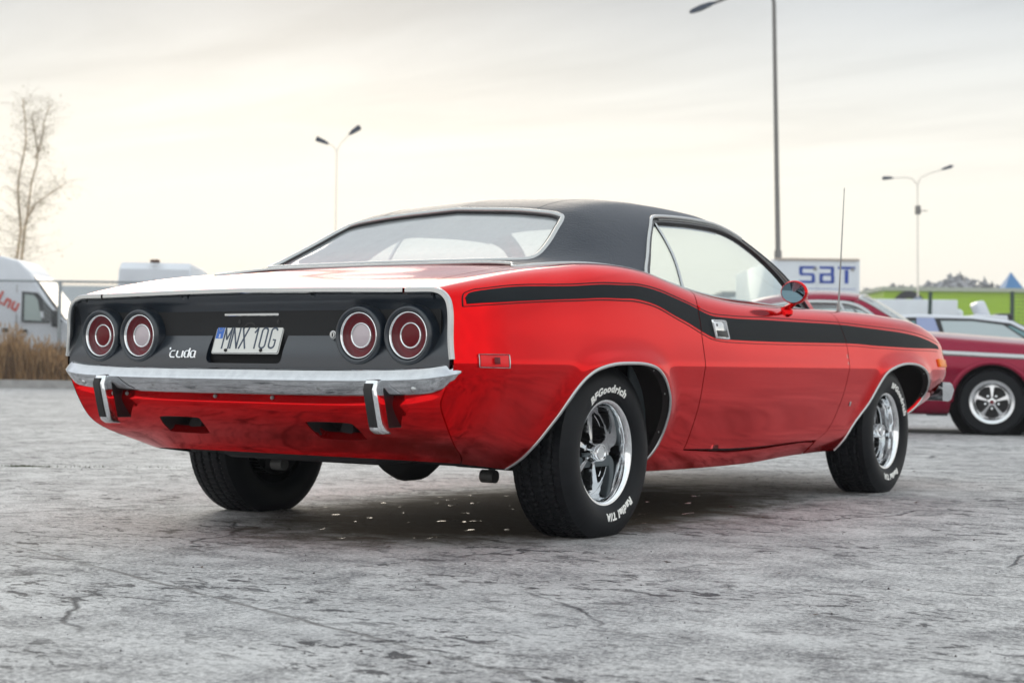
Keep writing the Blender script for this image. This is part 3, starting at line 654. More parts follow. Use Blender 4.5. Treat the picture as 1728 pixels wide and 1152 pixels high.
for y in (-.10, .075):
    b = MB(); b.box((-.899, y-.014, .70), (-.892, y+.010, .745)); b.lathe([(0, .010), (.007, .009), (.009, .004), (.009, 0)], 10, axis='x', c=(-.893, y-.028, .738)); b.build('plate_bracket', BLK, tail)
b = MB(); b.lathe([(.032, .0), (.032, .006), (.026, .006), (.026, 0)], 24, axis='x', c=(-.895, 0, .706))
b.build('latch_ring', BLK, tail)
for y, inner in LAMPS:
    M0 = MB().lathe([(.100, -.020), (.0965, .004), (.0925, .016), (.087, .0215), (.0815, .020), (.0785, .014), (.0765, .004), (.0765, -.030)], 56, axis='x', c=(-.922, y, .692))
    lamp = M0.build('tail_lamp', BLACKP, coupe, angle=80)
    MB().lathe([(.0765, .006), (.0755, .0125), (.0735, .0145), (.0712, .0135), (.0695, .006), (.0670, -.022)], 56, axis='x', c=(-.922, y, .692)).build('lamp_ring', CHROME, lamp, angle=80)
    MB().lathe([(.0675, -.020), (.060, -.021), (.050, -.018), (.043, -.012), (.040, -.006)], 56, axis='x', c=(-.922, y, .692)).build('outer_lens', LENS, lamp, angle=80)
    MB().lathe([(.0415, -.014), (.0415, -.001), (.040, .0015), (.0375, .0015), (.0362, -.002)], 48, axis='x', c=(-.922, y, .692)).build('inner_ring', CHROME, lamp, angle=80)
    o = MB().lathe([(.0368, -.003), (.030, -.0005), (.018, .0015), (0, .002)], 48, axis='x', c=(-.922, y, .692)).build('reversing_lens' if inner else 'centre_lens', LENSW if inner else LENSD, lamp, angle=80)
    MB().lathe([(.0765, -.030), (.0, -.032)], 32, axis='x', c=(-.922, y, .692)).build('lamp_housing', BLK, lamp)
# lock barrel
MB().lathe([(.0, .010), (.009, .010), (.010, .008), (.014, .007), (.0155, .003), (.0155, -.004)], 28, axis='x', c=(-.909, -.378, .694)).build('boot_lock', BRIGHT, tail)
b = MB(); b.box((-.9205, -.3795, .688), (-.919, -.3765, .700)); b.build('key_slot', BLK, tail)
# number plate
PX = -.909; TL = R(19)     # leans back at the top
def pl(y, z, d=0): return (PX+.0+math.sin(TL)*(z)*1-d*math.cos(TL), y, .684+z*math.cos(TL)+d*math.sin(TL))
def slab(pts, d0, d1, name, m, parent):
    n = len(pts); V = [pl(y, z, d0) for y, z in pts]+[pl(y, z, d1) for y, z in pts]
    F = [tuple(range(n)), tuple(range(2*n-1, n-1, -1))]+[(i, (i+1) % n, n+(i+1) % n, n+i) for i in range(n)]
    return MB().add(V, F).build(name, m, parent, angle=40)
PW, PH = .152, .0575
PLW = mat('plate_white', (.74, .74, .70), .35, 0, .2); PLB = mat('plate_blue', (.035, .15, .55), .35); PLT = mat('plate_text', (.045, .065, .10), .4)
plate = tag(slab(rrect(-PW, PW, -PH, PH, .007), -.0015, .0015, 'number_plate', PLW, None), 'white number plate MNX 10G with blue band at its left, bolted to the black tail', 'number plate')
slab(rrect(-PW+.002, PW-.002, -PH+.002, PH-.002, .006), .0015, .0021, 'plate_rim_line', PLT, plate)
slab(rrect(-PW+.0035, PW-.0035, -PH+.0035, PH-.0035, .005), .0021, .0027, 'plate_face', PLW, plate)
slab([(PW-.004, PH-.004), (PW-.037, PH-.004), (PW-.037, -.003), (PW-.004, -.003)], .0027, .0031, 'plate_band', PLB, plate)
text_mesh('plate_letter', 'S', .017, WHITEL, plate, .0002, .0004, fn=lambda x, y, z: pl(PW-.021-x, .0055+y, .0034+z*.3))
star = MB()
for i in range(12):
    a = 2*math.pi*i/12; cy, cz = PW-.0205+.0095*math.cos(a), .034+.0095*math.sin(a)
    pts = [(cy+(.0018 if k % 2 == 0 else .0008)*math.cos(math.pi*k/5+math.pi/2), cz+(.0018 if k % 2 == 0 else .0008)*math.sin(math.pi*k/5+math.pi/2)) for k in range(10)]
    star.add([pl(y, z, .0034) for y, z in pts], [tuple(range(10))])
star.build('plate_stars', mat('plate_star', (.75, .62, .12), .5), plate, fix=False)
cx_ = {'M': .094, 'N': .056, 'X': .016, '1': -.036, '0': -.073, 'G': -.115}
# tall thin strokes: each character drawn as its own bars and arcs
def stroke(mb, pts, w=.0062):
    pts = [np.array(p, float) for p in pts]
    T = [(pts[min(i+1, len(pts)-1)]-pts[max(i-1, 0)]) for i in range(len(pts))]; T = [t/np.linalg.norm(t) for t in T]
    A = [p+np.array([-t[1], t[0]])*w/2 for p, t in zip(pts, T)]; B_ = [p-np.array([-t[1], t[0]])*w/2 for p, t in zip(pts, T)]
    n = len(pts); V = [pl(-a[0], a[1], .0036) for a in A]+[pl(-a[0], a[1], .0036) for a in B_]+[pl(-a[0], a[1], .0026) for a in A]+[pl(-a[0], a[1], .0026) for a in B_]
    F = []
    for i in range(n-1): F += [(i, i+1, n+i+1, n+i), (2*n+i, 2*n+i+1, i+1, i), (n+i, n+i+1, 3*n+i+1, 3*n+i)]
    F += [(0, n, 3*n, 2*n), (n-1, 2*n-1, 4*n-1, 3*n-1)]
    mb.add(V, F)
H0, H1 = -.040, .037
def arc(cx, cy, rx, ry, a0, a1, n=14): return [(cx+rx*math.cos(R(a0+(a1-a0)*i/n)), cy+ry*math.sin(R(a0+(a1-a0)*i/n))) for i in range(n+1)]
def glyph(ch, c):
    m = MB(); w = .0145
    if ch == 'M':
        for q in ([(c-w, H0), (c-w, H1)], [(c+w, H0), (c+w, H1)], [(c-w, H1-.002), (c, -.008)], [(c+w, H1-.002), (c, -.008)]): stroke(m, q)
    if ch == 'N':
        for q in ([(c-w, H0), (c-w, H1)], [(c+w, H0), (c+w, H1)], [(c-w, H1-.002), (c+w, H0+.002)]): stroke(m, q)
    if ch == 'X':
        for q in ([(c-w, H0), (c+w, H1)], [(c+w, H0), (c-w, H1)]): stroke(m, q)
    if ch == '1': stroke(m, [(c+.004, H0), (c+.004, H1)]); stroke(m, [(c+.004, H1-.003), (c-.008, H1-.020)])
    if ch == '0': stroke(m, arc(c, H1-.014, .0125, .011, 0, 180)+arc(c, H0+.014, .0125, .011, 180, 360)+[(c+.0125, H1-.014)])
    if ch == 'G': stroke(m, arc(c, H1-.014, .0125, .011, 10, 180)+arc(c, H0+.014, .0125, .011, 180, 350)+[(c+.0125, -.008), (c+.0015, -.008)])
    m.build('plate_character', PLT, plate, angle=30)
for ch, y in cx_.items(): glyph(ch, -y)
for y in (.085, -.075): MB().lathe([(0, .008), (.0045, .0075), (.0055, .005), (.0055, 0)], 12, axis='x', c=pl(y, -.045, .002)).build('plate_bolt', BLK, plate)
# script badge
bd = MB(); BY, BZ = .287, .628
def bp(x, y, d): zz = BZ+y*.92; return (float(XP(zz))-d, BY-x*1.12, zz)
def bar(pts, w=.0065, dep=.007, mb=None):
    pts = [np.array(p, float) for p in pts]; n = len(pts)
    T = [(pts[min(i+1, n-1)]-pts[max(i-1, 0)]) for i in range(n)]; T = [t/(np.linalg.norm(t)+1e-9) for t in T]
    V = []
    for p, t in zip(pts, T):
        nn = np.array([-t[1], t[0]])
        for a, d in ((-.5, 0), (-.5, dep*.7), (-.25, dep), (.25, dep), (.5, dep*.7), (.5, 0)): q = p+nn*a*w; V.append(bp(q[0], q[1], d))
    F = [(i*6+k, i*6+k+1, (i+1)*6+k+1, (i+1)*6+k) for i in range(n-1) for k in range(5)]+[tuple(range(6)), tuple((n-1)*6+k for k in range(5, -1, -1))]
    (mb or bd).add(V, F)
h = .0125
for o_ in (0,):
    bar([(-.055, .024), (-.053, .016)])
    bar([(-.028, h), (-.044, h), (-.050, h*.4), (-.050, -h*.4), (-.044, -h), (-.026, -h)])
    bar([(-.020, h), (-.021, -h*.4), (-.015, -h), (-.002, -h)]); bar([(.003, h), (.002, -h), (.008, -h)])
    bar([(.030, .022), (.029, -h), (.018, -h), (.012, -h*.5), (.012, h*.5), (.018, h), (.028, h)])
    bar([(.056, h), (.055, -h), (.063, -h)]); bar([(.054, -h), (.044, -h), (.038, -h*.5), (.038, h*.5), (.044, h), (.055, h)])
bd.build('script_badge', CHROME, tail, angle=50)

# ---- rear bumper
def sweep(st, prof, name, m, parent, angle=30, mirror=True):
    """st: list of (y, x, params); prof(params) -> [(outward, z)]"""
    S = [(y, x, p) for y, x, p in st]
    pts = np.array([(x, y) for y, x, _ in S]); T = np.gradient(pts, axis=0); T /= np.linalg.norm(T, axis=1)[:, None]
    V = []; F = []; k = None
    for (y, x, p), t in zip(S, T):
        nn = np.array([-t[1], t[0]])       # outward
        if nn[0]*(x-1.4)+nn[1]*y < 0: nn = -nn
        pr = prof(p); k = len(pr)
        for d, z in pr: V.append((x+nn[0]*d, y+nn[1]*d, z))
    n = len(S)
    for i in range(n-1):
        for q in range(k-1): F.append((i*k+q, i*k+q+1, (i+1)*k+q+1, (i+1)*k+q))
    F.append(tuple(range(k)))
    F.append(tuple((n-1)*k+q for q in range(k-1, -1, -1)))
    return MB().add(V, F).build(name, m, parent, angle=angle)
ctl = [(0, -.988, .580, .545, .496), (.3, -.987, .580, .545, .496), (.55, -.982, .582, .547, .499), (.72, -.974, .587, .552, .505), (.79, -.967, .592, .557, .511), (.835, -.957, .597, .562, .519), (.868, -.942, .602, .567, .527), (.887, -.925, .606, .572, .537), (.893, -.912, .608, .578, .550), (.893, -.903, .608, .586, .568)]
ctl = [tuple(p) for p in np.array(smooth_curve([(c_[1]*0+c_[0], *c_[1:]) for c_ in ctl], 6))]
ctl = [(c_[0]-.016*max(0, min(1, (c_[0]-.80)/.08)), *c_[1:]) for c_ in ctl]
full = [(-c_[0], *c_[1:]) for c_ in ctl[::-1]][:-1]+ctl
def bprof(p): zt, zb_, zl = p; return [(-.055, zt+.003), (-.022, zt+.002), (-.013, zt-.001), (-.008, zt-.006), (.008, zb_+.004), (.010, zb_), (.009, zb_-.004), (-.014, zl+.006), (-.020, zl), (-.028, zl-.001), (-.045, zl+.004)]
bumper = sweep([(c_[0], c_[1], c_[2:]) for c_ in full], bprof, 'rear_bumper', CHROMEB, coupe, angle=40)
for y, x in ((.745, -.972), (.374, -.986), (-.374, -.986), (-.745, -.972)):
    MB().lathe([(0, .0085), (.006, .0075), (.010, .004), (.0115, 0)], 18, axis='x', c=(x+.009, y, .525)).build('bumper_bolt', BRIGHT, bumper)
for y in (.50, -.50): MB().add([(x+q, y+w-(.004 if z > .52 else 0), z) for q in (-.0012, .004) for x, z in ((-.9715, .513), (-.9870, .538)) for w in (-.003, .003)], [(0, 1, 3, 2), (4, 6, 7, 5), (0, 4, 5, 1), (2, 3, 7, 6), (0, 2, 6, 4), (1, 5, 7, 3)]).build('jack_slot', BLK, bumper)
for sg in (-1, 1):
    y0 = sg*.612
    b = MB(); zs = [.548, .540, .50, .42, .395, .388]; V = []
    for z, xo, hw in ((.556, -.972, .020), (.550, -1.012, .025), (.52, -1.024, .026), (.43, -1.000, .026), (.392, -.988, .025), (.380, -.970, .020)):
        for x, y in ((xo+.046, hw), (xo+.010, hw), (xo, hw*.7), (xo, -hw*.7), (xo+.010, -hw), (xo+.046, -hw)): V.append((x, y0+y, z))
    F = [(i*6+k, i*6+(k+1) % 6, (i+1)*6+(k+1) % 6, (i+1)*6+k) for i in range(5) for k in range(6)]+[tuple(range(6)), tuple(range(35, 29, -1))]
    g = bevel(b.add(V, F).build('overrider', CHROME, bumper), .004, 2)
    b = MB(); V = []
    for z, xo in ((.540, -1.0205), (.52, -1.0265), (.43, -1.0025), (.402, -.9935)):
        for x, y in ((xo+.004, .0165), (xo-.003, .0145), (xo-.003, -.0145), (xo+.004, -.0165)): V.append((x, y0+y, z))
    F = [(i*4+k, i*4+k+1, (i+1)*4+k+1, (i+1)*4+k) for i in range(3) for k in range(3)]+[(0, 1, 2, 3), (15, 14, 13, 12)]
    b.add(V, F).build('overrider_pad', BLK, g)

# ---- rear valance
seam = [(-.930, s_z(-.93, .56)), (-.932, s_z(-.932, .535)), (-.931, .165), (-.9247, .1297), (-.897, .0888), (-.8596, .0551), (-.799, .0315), (-.70, .0125), (-.645, 0)]
A = np.array(smooth_curve(seam, 6)); EP = BODY(A[:, 0]-.002, A[:, 1])
vs = np.linspace(0, 1, len(EP)); EX, EY, EZ = (pchip(vs[::4], EP[::4, i]) for i in range(3))
ez = EZ(vs)
VX = pchip([.28, .30, .335, .37, .40, .43, .455, .468, .476, .49, .53, .58], [-.757, -.768, -.803, -.848, -.884, -.912, -.930, -.934, -.930, -.925, -.925, -.925])
def vfn(t, v):
    t = np.asarray(t, float); v = np.clip(np.asarray(v, float), 0, 1)
    zl = np.interp(v, [0, 1], [.56, .288]); w = np.abs(t)**4; ze = EZ(v); z = zl*(1-w)+ze*w
    x = VX(zl)*(1-w)+EX(v)*w + .012*(t*t)*(1-w); y = t*np.abs(EY(v)); return np.stack([x, y, z], -1)
def vnf(t, v, e=2e-3):
    a = vfn(t+e, v)-vfn(t-e, v); b = vfn(t, np.minimum(v+e, 1))-vfn(t, np.maximum(v-e, 0)); n = np.cross(b, a); n /= np.linalg.norm(n, axis=-1, keepdims=True)+1e-12
    return n*np.where(n[..., :1] > 0, -1, 1)
def vt(y, z):      # (t, v) of a point given by half-width and height near the centre
    v = (.56-z)/(.56-.288); return (y/float(abs(EY(v))), v)
ex_h = []
for sg in (-1, 1):
    o = [(.243, .398), (.262, .408), (.42, .408), (.445, .395), (.450, .365), (.435, .352), (.275, .350), (.250, .362)]
    ex_h.append(smooth_curve([vt(sg*y, z) for y, z in o], 4, True))
gd_h = [[vt(sg*y, z) for y, z in ((.562, .50), (.664, .50), (.664, .412), (.655, .402), (.570, .402))] for sg in (-1, 1)]
vpoly = [(-.996, 0), (.996, 0)]+[(.996, v) for v in (.2, .4, .6, .8)]+[(.996, 1), (-.996, 1)]+[(-.996, v) for v in (.8, .6, .4, .2)]
val = panel('rear_valance', vfn, vnf, vpoly, RED, coupe, holes=ex_h, scale=(.85, .40), step=.014, flange=.03)
for sg in (-1, 1):
    b = MB(); V = []
    for k, (dx, sc_) in enumerate(((.004, 1.0), (.02, .96), (.12, .90))):
        for t, v in ex_h[0 if sg < 0 else 1]:
            p = vfn(t, v); c_ = np.array([p[0], sg*.347, .38]); q = c_+(p-c_)*sc_; V.append((q[0]+dx, q[1], q[2]))
    n = len(ex_h[0]); F = [(k*n+i, k*n+(i+1) % n, (k+1)*n+(i+1) % n, (k+1)*n+i) for k in range(2) for i in range(n)]+[tuple(2*n+i for i in range(n))]
    b.add(V, F).build('exhaust_opening', DARK, val, angle=50)
    continue_tip = False
    if continue_tip: b = MB(); b.add([(x, sg*.347+y, z) for x in (-.845, -.70) for y, z in rrect(-.075, .075, .360, .398, .014)], [tuple(list(range(24))[::1]), *[(i, (i+1) % 24, 24+(i+1) % 24, 24+i) for i in range(24)]])
    b = MB(); V = [(x+dx*((.52-z)*.55), sg*.612+y, z) for x, dx in ((-.985, .35), (-.875, 1)) for y in (-.0235, .0235) for z in (.400, .535)]; b.add(V, [(0, 1, 3, 2), (4, 6, 7, 5), (0, 4, 5, 1), (2, 3, 7, 6), (0, 2, 6, 4), (1, 5, 7, 3)]); bevel(b.build('dark_gap_block', BLK, bumper), .004, 1)  # added black block, stands in for the dark hole beside the overrider
for u_, z in ((.56, .486), (.13, .485), (-.13, .485)):
    MB().lathe([(0, .006), (.006, .005), (.008, 0)], 10, axis='x', c=(-.928, u_, z)).build('valance_bolt', STEEL, val)
b = MB(); b.box((-.90, -.80, .50), (-.86, .80, .80)); b.build('rear_bulkhead', DARK, coupe)

# ---- lamps, handle, mirror, aerial on the flanks
def on_body(c, n_off=0, side=-1):
    A = np.array(c); return BODY(A[:, 0], A[:, 1], side)+BODY.normal(A[:, 0], A[:, 1], side)*n_off
def raised(name, corners, d0, d1, m, parent, side=-1, inset=0., r=.0):
    A = np.array(corners, float); cen = A.mean(0); A = cen+(A-cen)*(1-inset)
    P = on_body(A, 0, side); N = BODY.normal(cen[0], cen[1], side); n = len(P)
    V = [p+N*d0 for p in P]+[p+N*d1 for p in P]
    F = [tuple(range(n)), tuple(range(2*n-1, n-1, -1))]+[(i, (i+1) % n, n+(i+1) % n, n+i) for i in range(n)]
    return bevel(MB().add(V, F).build(name, m, parent), .0025, 2)
def frame_on(name, corners, w, h, m, parent, side=-1, lift=0):
    C_ = dens([tuple(p) for p in np.array(corners)], .01); P = on_body(C_, lift, side); N = BODY.normal(*np.array(C_).T, side)
    return bead(name, P, N, w, h, m, parent, closed=True)
for side, (q, d, f) in ((-1, panels[0]), (1, panels[1])):
    mk = [(-0.862, 0.4128), (-0.738, 0.4103), (-0.738, 0.3098), (-0.862, 0.313)]
    o = raised('side_marker_lamp', mk, -.004, .008, MARKER, q, side, .05); frame_on('marker_frame', mk, .004, .009, BRIGHT, o, side)
    raised('lamp_filament', [(-0.81, 0.3915), (-0.785, 0.3915), (-0.785, 0.335), (-0.81, 0.335)], .0082, .0088, LENSD, o, side)
    fm_ = [(3.42, 0.4657), (3.585, 0.4693), (3.575, 0.3723), (3.42, 0.3725)]
    raised('front_marker_lamp', fm_, -.004, .010, AMBER, f, side, .02)
    hd_ = [(0.7287, 0.5948), (0.8475, 0.6013), (0.8674, 0.5222), (0.7502, 0.5215)]
    o = raised('door_handle', hd_, -.006, .004, CHROME, d, side, .04); frame_on('handle_frame', hd_, .008, .010, CHROME, o, side)
    raised('handle_recess', [(0.762, 0.5565), (0.852, 0.5603), (0.862, 0.5298), (0.768, 0.5295)], .004, .0065, BLK, o, side)
    raised('key_hole', [(0.765, 0.5853), (0.775, 0.5853), (0.777, 0.5755), (0.767, 0.5755)], .004, .0055, BLK, o, side)
    raised('wing_badge', [(2.208, 0.1475), (2.222, 0.1475), (2.222, 0.132), (2.208, 0.132)], 0, .004, BRIGHT, f, side)
    # racing mirror
    mc = Vector((1.505, side*.935, .935)); Mm = Matrix.Translation(mc) @ Matrix.Rotation(side*R(-10), 4, 'Z')
    b = MB().lathe([(.046, .040), (.0515, .036), (.054, .022), (.053, 0), (.049, -.022), (.040, -.040), (.024, -.052), (0, -.056)], 36, axis='x')
    b.v = [tuple(Mm @ Vector((v[0], v[1]*1.08, v[2]*.95))) for v in b.v]; mo = b.build('door_mirror', RED, d, angle=70)
    b = MB().lathe([(0, .0385), (.046, .0395), (.048, .0400)], 36, axis='x'); b.v = [tuple(Mm @ Vector((v[0], v[1]*1.08, v[2]*.95))) for v in b.v]
    b.build('mirror_glass', mat('mirror_glass', (.14, .22, .26), .03, 1), mo)
    bs = on_body([(1.54, 0.7125)], 0, side)[0]
    b = MB().tube([mc+Vector((.0, -side*.002, -.030)), mc+Vector((.008, -side*.012, -.05)), Vector((1.535, bs[1]*1.01, bs[2]+.008)), Vector((1.535, bs[1], bs[2]-.006))], [.018, .011, .014, .030], 12)
    b.build('mirror_stem', RED, mo, angle=60)
    MB().lathe([(.0, .004), (.032, .003), (.036, -.002), (.036, -.02)], 24, axis='z', sgn=1, c=(1.535, bs[1], bs[2]+.001)).build('mirror_foot', RED, mo)
a0 = Vector(BODY(2.226, 0.7718)); a1 = a0+Vector((.060, .0, .590))
ae = MB().tube([a0-Vector((0, 0, .01)), a0+Vector((.001, 0, .03)), a0+Vector((.003, 0, .045)), a1], [.010, .007, .0042, .0020], 10).build('aerial', STEEL, fR)

# ---- nose and front bumper
P = BODY(3.805+0*np.linspace(0, 1, 40), np.linspace(0, 1, 40)); V = [tuple(p) for p in P]+[tuple(p*[1, -1, 1]) for p in P[::-1][1:]]
mesh('grille_panel', V, [tuple(range(len(V)))], BLACKP, coupe, False)
for y in (-.52, .52): MB().lathe([(.10, -.02), (.098, .02), (.088, .03), (.084, .01), (.05, .026), (0, .032)], 32, axis='x', sgn=1, c=(3.81, y, .60)).build('headlamp', LENSW, coupe)
ctl = [(0, 3.90), (.4, 3.895), (.62, 3.875), (.76, 3.835), (.86, 3.76), (.905, 3.69), (.925, 3.635)]
ctl = [tuple(p) for p in smooth_curve(ctl, 5)]; full = [(-a, b_) for a, b_ in ctl[::-1]][:-1]+ctl
sweep([(a, b_, 0) for a, b_ in full], lambda p: [(-.05, .548), (-.012, .546), (0, .535), (.010, .505), (-.004, .455), (-.02, .443), (-.05, .445)], 'front_bumper', CHROMEB, coupe, angle=40)

# ---- wheels
def tyre(r0, hw, cut=True, squash=.0, zc_=.3):
    """lathe with ribs, grooves and sipes; axis y, outer side at -y"""
    n = 360; ys = []
    prof = [(.183, -hw+.022), (.190, -hw+.012), (.200, -hw+.004), (.222, -hw-.004), (.245, -hw-.006), (.268, -hw-.003), (.288, -hw+.006), (r0-.018, -hw+.014), (r0-.009, -hw+.019)]
    V = []; F = []
    tw = hw-.020; cols = []
    grooves = [-.66, -.24, .24, .66]
    yy = np.linspace(-tw, tw, 41)
    prof2 = prof+[(r0-.009*abs(y/tw)**3, y) for y in yy]+[(r, -y) for r, y in prof[::-1]]
    k = len(prof2); rr = np.array([p[0] for p in prof2]); yv = np.array([p[1] for p in prof2]); tread = np.zeros(k, bool); tread[len(prof):len(prof)+41] = True
    th = np.arange(n)*2*math.pi/n
    TH, Y = np.meshgrid(th, yv, indexing='ij'); RR = np.repeat(rr[None], n, 0).copy()
    u = Y/tw; ph = TH*n/(2*math.pi)
    zig = .022*np.sin(ph*math.pi/2*1.0)
    for g in grooves: RR -= np.where(tread & (np.abs(u-g-zig) < .042), .007, 0)
    rib = np.digitize(u, grooves); RR -= np.where(tread & (((ph+rib*2+np.round(u*3)).astype(int) % 5) == 0) & (np.abs(u) < .98), .0022, 0)
    sh = (~tread) & (rr > r0-.02); RR -= np.where(sh[None] & ((ph.astype(int) % 5) < 1), .002, 0)
    X = RR*np.cos(TH); Z = RR*np.sin(TH)
    # contact patch: flattened on the ground with a little bulge of the sidewall
    low = -zc_+.002; ex = np.clip(low-Z, 0, None); Z = np.maximum(Z, low); Y = Y+np.sign(Y)*ex*.55
    V = np.stack([X, Y, Z], -1).reshape(-1, 3)
    F = [(i*k+q, ((i+1) % n)*k+q, ((i+1) % n)*k+q+1, i*k+q+1) for i in range(n) for q in range(k-1)]
    return V, F
def rim_mesh(side_y=-.098):
    """outer lip, deep barrel and a five spoke centre"""
    b = MB()
    b.lathe([(.184, .086), (.1905, .089), (.1925, .094), (.191, .098), (.186, .0995), (.178, .096), (.172, .088), (.1685, .072), (.166, .050), (.163, .022), (.160, .002), (.150, -.006), (.149, -.10)], 72)
    return b
def spoke_centre():
    """dished centre plate: five chrome spokes that widen to the barrel, with black windows between"""
    n = 300; rings = [.024, .034, .037, .041, .048, .058, .070, .082, .095, .108, .120, .130, .138, .145, .152, .157, .161]
    V = []; F = []; M_ = []
    def h(r, w):     # w: 0 at the middle of a spoke .. 1 at the middle of a window
        base = .030-.020*min(1, max(0, (r-.05)/.11))+.004
        return base
    for r in rings:
        for i in range(n):
            a = 2*math.pi*i/n; u = (a*5/(2*math.pi)) % 1; w = abs(u-.5)*2        # 1 at spoke centre
            half = (.23-.02*(r-.05)/.1)+(.25 if r < .042 else 0) if r > .036 else 1.0
            if r > .136: half = .22+1.0*((r-.136)/.025)**2
            dist = (1-w)
            edge = (dist-half)/.07
            t = min(1, max(0, edge)); t = t*t*(3-2*t) if .036 < r else 0
            if r > .155: t = 0
            ridge = 0
            y = (h(r, w)+ridge)*(1-t)+(-.045)*t
            V.append((r*math.cos(a+math.pi/2), -y, r*math.sin(a+math.pi/2))); M_.append(t)
    for k in range(len(rings)-1):
        for i in range(n): F.append((k*n+i, k*n+(i+1) % n, (k+1)*n+(i+1) % n, (k+1)*n+i))
    fm = [1 if sum(M_[q] for q in f)/4 > .45 else 0 for f in F]
    return V, F, fm
def wheel(name, x, y, zc_, side, spin, r0=.318, hw=.115, front=False):
    w = empty(name, (x, y, zc_), 0 if side < 0 else math.pi, coupe)
    V, F = tyre(r0, hw, zc_=zc_); ty = mesh('tyre', V, F, RUBBER, w, True, 30)
    rim_mesh().build('rim', CHROME, w, angle=50)
    V, F, fm = spoke_centre(); rm = Matrix.Rotation(spin, 3, 'Y'); V = [tuple(rm @ Vector(v)) for v in V]
    b = MB(); b.v = V; b.f = F; b.m = fm; sp = b.build('spoke_centre', [SATCH, BLK], w, angle=30)
    b = MB()
    MB().lathe([(.037, .02), (.036, .045), (.034, .060), (.032, .080), (.0295, .084), (.026, .084), (.024, .080), (.010, .079), (0, .0795)], 36).build('centre_cap', CHROME, w, angle=40)
    for i in range(5):
        p = rm @ Vector((.062*math.cos(2*math.pi*i/5+math.pi/2), 0, .062*math.sin(2*math.pi*i/5+math.pi/2)))
        q = MB().lathe([(.010, -.05), (.010, .012), (.007, .022), (0, .024)], 6, c=(p.x, 0, p.z)); q.build('lug_nut', CHROME, w, angle=30)
    q = MB().lathe([(.149, -.02), (.149, -.105), (.150, .0)], 48).lathe([(.14, -.04), (.0, -.045)], 40); q.build('brake_drum', DARK, w)
    def around(txt, a_mid, rad, size, sx):
        def fn(tx, tyv, tz):
            a = R(a_mid)-tx/rad; r = rad+tyv; yy = np.interp(r, [.20, .222, .245, .268], [.111, .119, .121, .118])+.0008+tz
            return (r*math.cos(a), -yy*(hw/.115), r*math.sin(a))
        text_mesh('tyre_lettering', txt, size, WHITEL, w, extrude=.0006, bold=.0016, spacing=1.12, sx=sx, shear=.12, fn=fn)
    around('BFGoodrich', 96 if not front else 52, .2265, .036, 1.30); around('Radial T/A', -72 if not front else -84+0, .2265, .036, 1.08)
    return w
wheel('wheel', 0, -.776, .297, -1, R(8)); wheel('wheel', 2.743, -.786, .305, -1, R(30), front=True)
wheel('wheel', 0, .776, .297, 1, R(20)); wheel('wheel', 2.743, .786, .305, 1, R(0), front=True)

# ---- underside
b = MB(); b.box((-.20, -.60, .235), (2.2, .60, .30)); b.box((2.2, -.42, .26), (3.6, .42, .36)); b.box((-.74, -.60, .345), (-.25, .60, .42)); b.box((.3, -.80, .225), (2.1, .80, .26))
bevel(b.build('floor_pan', DARK, coupe), .01, 1)
b = MB(); b.box((-.72, -.42, .262), (-.36, .30, .40)); b.box((-.30, -.60, .245), (-.10, -.16, .30)); bevel(b.build('fuel_tank', DARK, coupe), .03, 2)
b = MB().tube([(0, -.62, .297), (0, -.15, .297), (0, .15, .297), (0, .62, .297)], .040, 12); b.lathe([(0, .13), (.05, .125), (.11, .09), (.135, .03), (.135, -.03), (.11, -.09), (.05, -.14), (0, -.17)], 24, axis='x', c=(0, 0, .29))
b.build('rear_axle', DARK, coupe)
b = MB()
for s_ in (-1, 1):
    b.tube([(-.66, s_*.55, .35), (-.45, s_*.55, .275), (0, s_*.55, .235), (.45, s_*.55, .27), (.65, s_*.55, .31)], .022, 8)
b.build('leaf_spring', DARK, coupe)
for s_ in (-1, 1):
    q = MB().tube([(-.17, s_*.52, .50), (-.17, s_*.505, .27)], .031, 14); q.tube([(-.17, s_*.505, .27), (-.17, s_*.50, .215)], .012, 10)
    q.tube([(-.185, s_*.50-.028, .205), (-.185, s_*.50+.028, .205)], .024, 14); q.build('shock_absorber', mat('shock_grey', (.11, .11, .105), .5, .3), coupe, angle=50)
b = MB()
for s_ in (-1, 1): b.tube([(-.80, s_*.347, .385), (-.5, s_*.36, .36), (-.3, s_*.36, .33), (.2, s_*.34, .25), (.9, s_*.28, .215), (2.3, s_*.25, .24)], .028, 10)
b.box((.55, -.42, .185), (1.05, -.20, .275))
b.build('exhaust_pipe', DARK, coupe)
b = MB(); b.tube([(2.5, -.60, .27), (2.2, -.45, .24), (2.1, -.30, .24)], .025, 8); b.tube([(2.743, -.62, .305), (2.743, -.30, .25), (2.743, .30, .25), (2.743, .62, .305)], .035, 8)
b.build('front_suspension', DARK, coupe)
# ================================================================== the place around it
def W(r, d, z=0):      # metres to the right of and in front of the camera, height above the ground
    p = CAM+rgt*r+fwd*d; return Vector((p.x, p.y, z))
RZ = YAW-math.pi/2     # heading of something that points to the right of the view

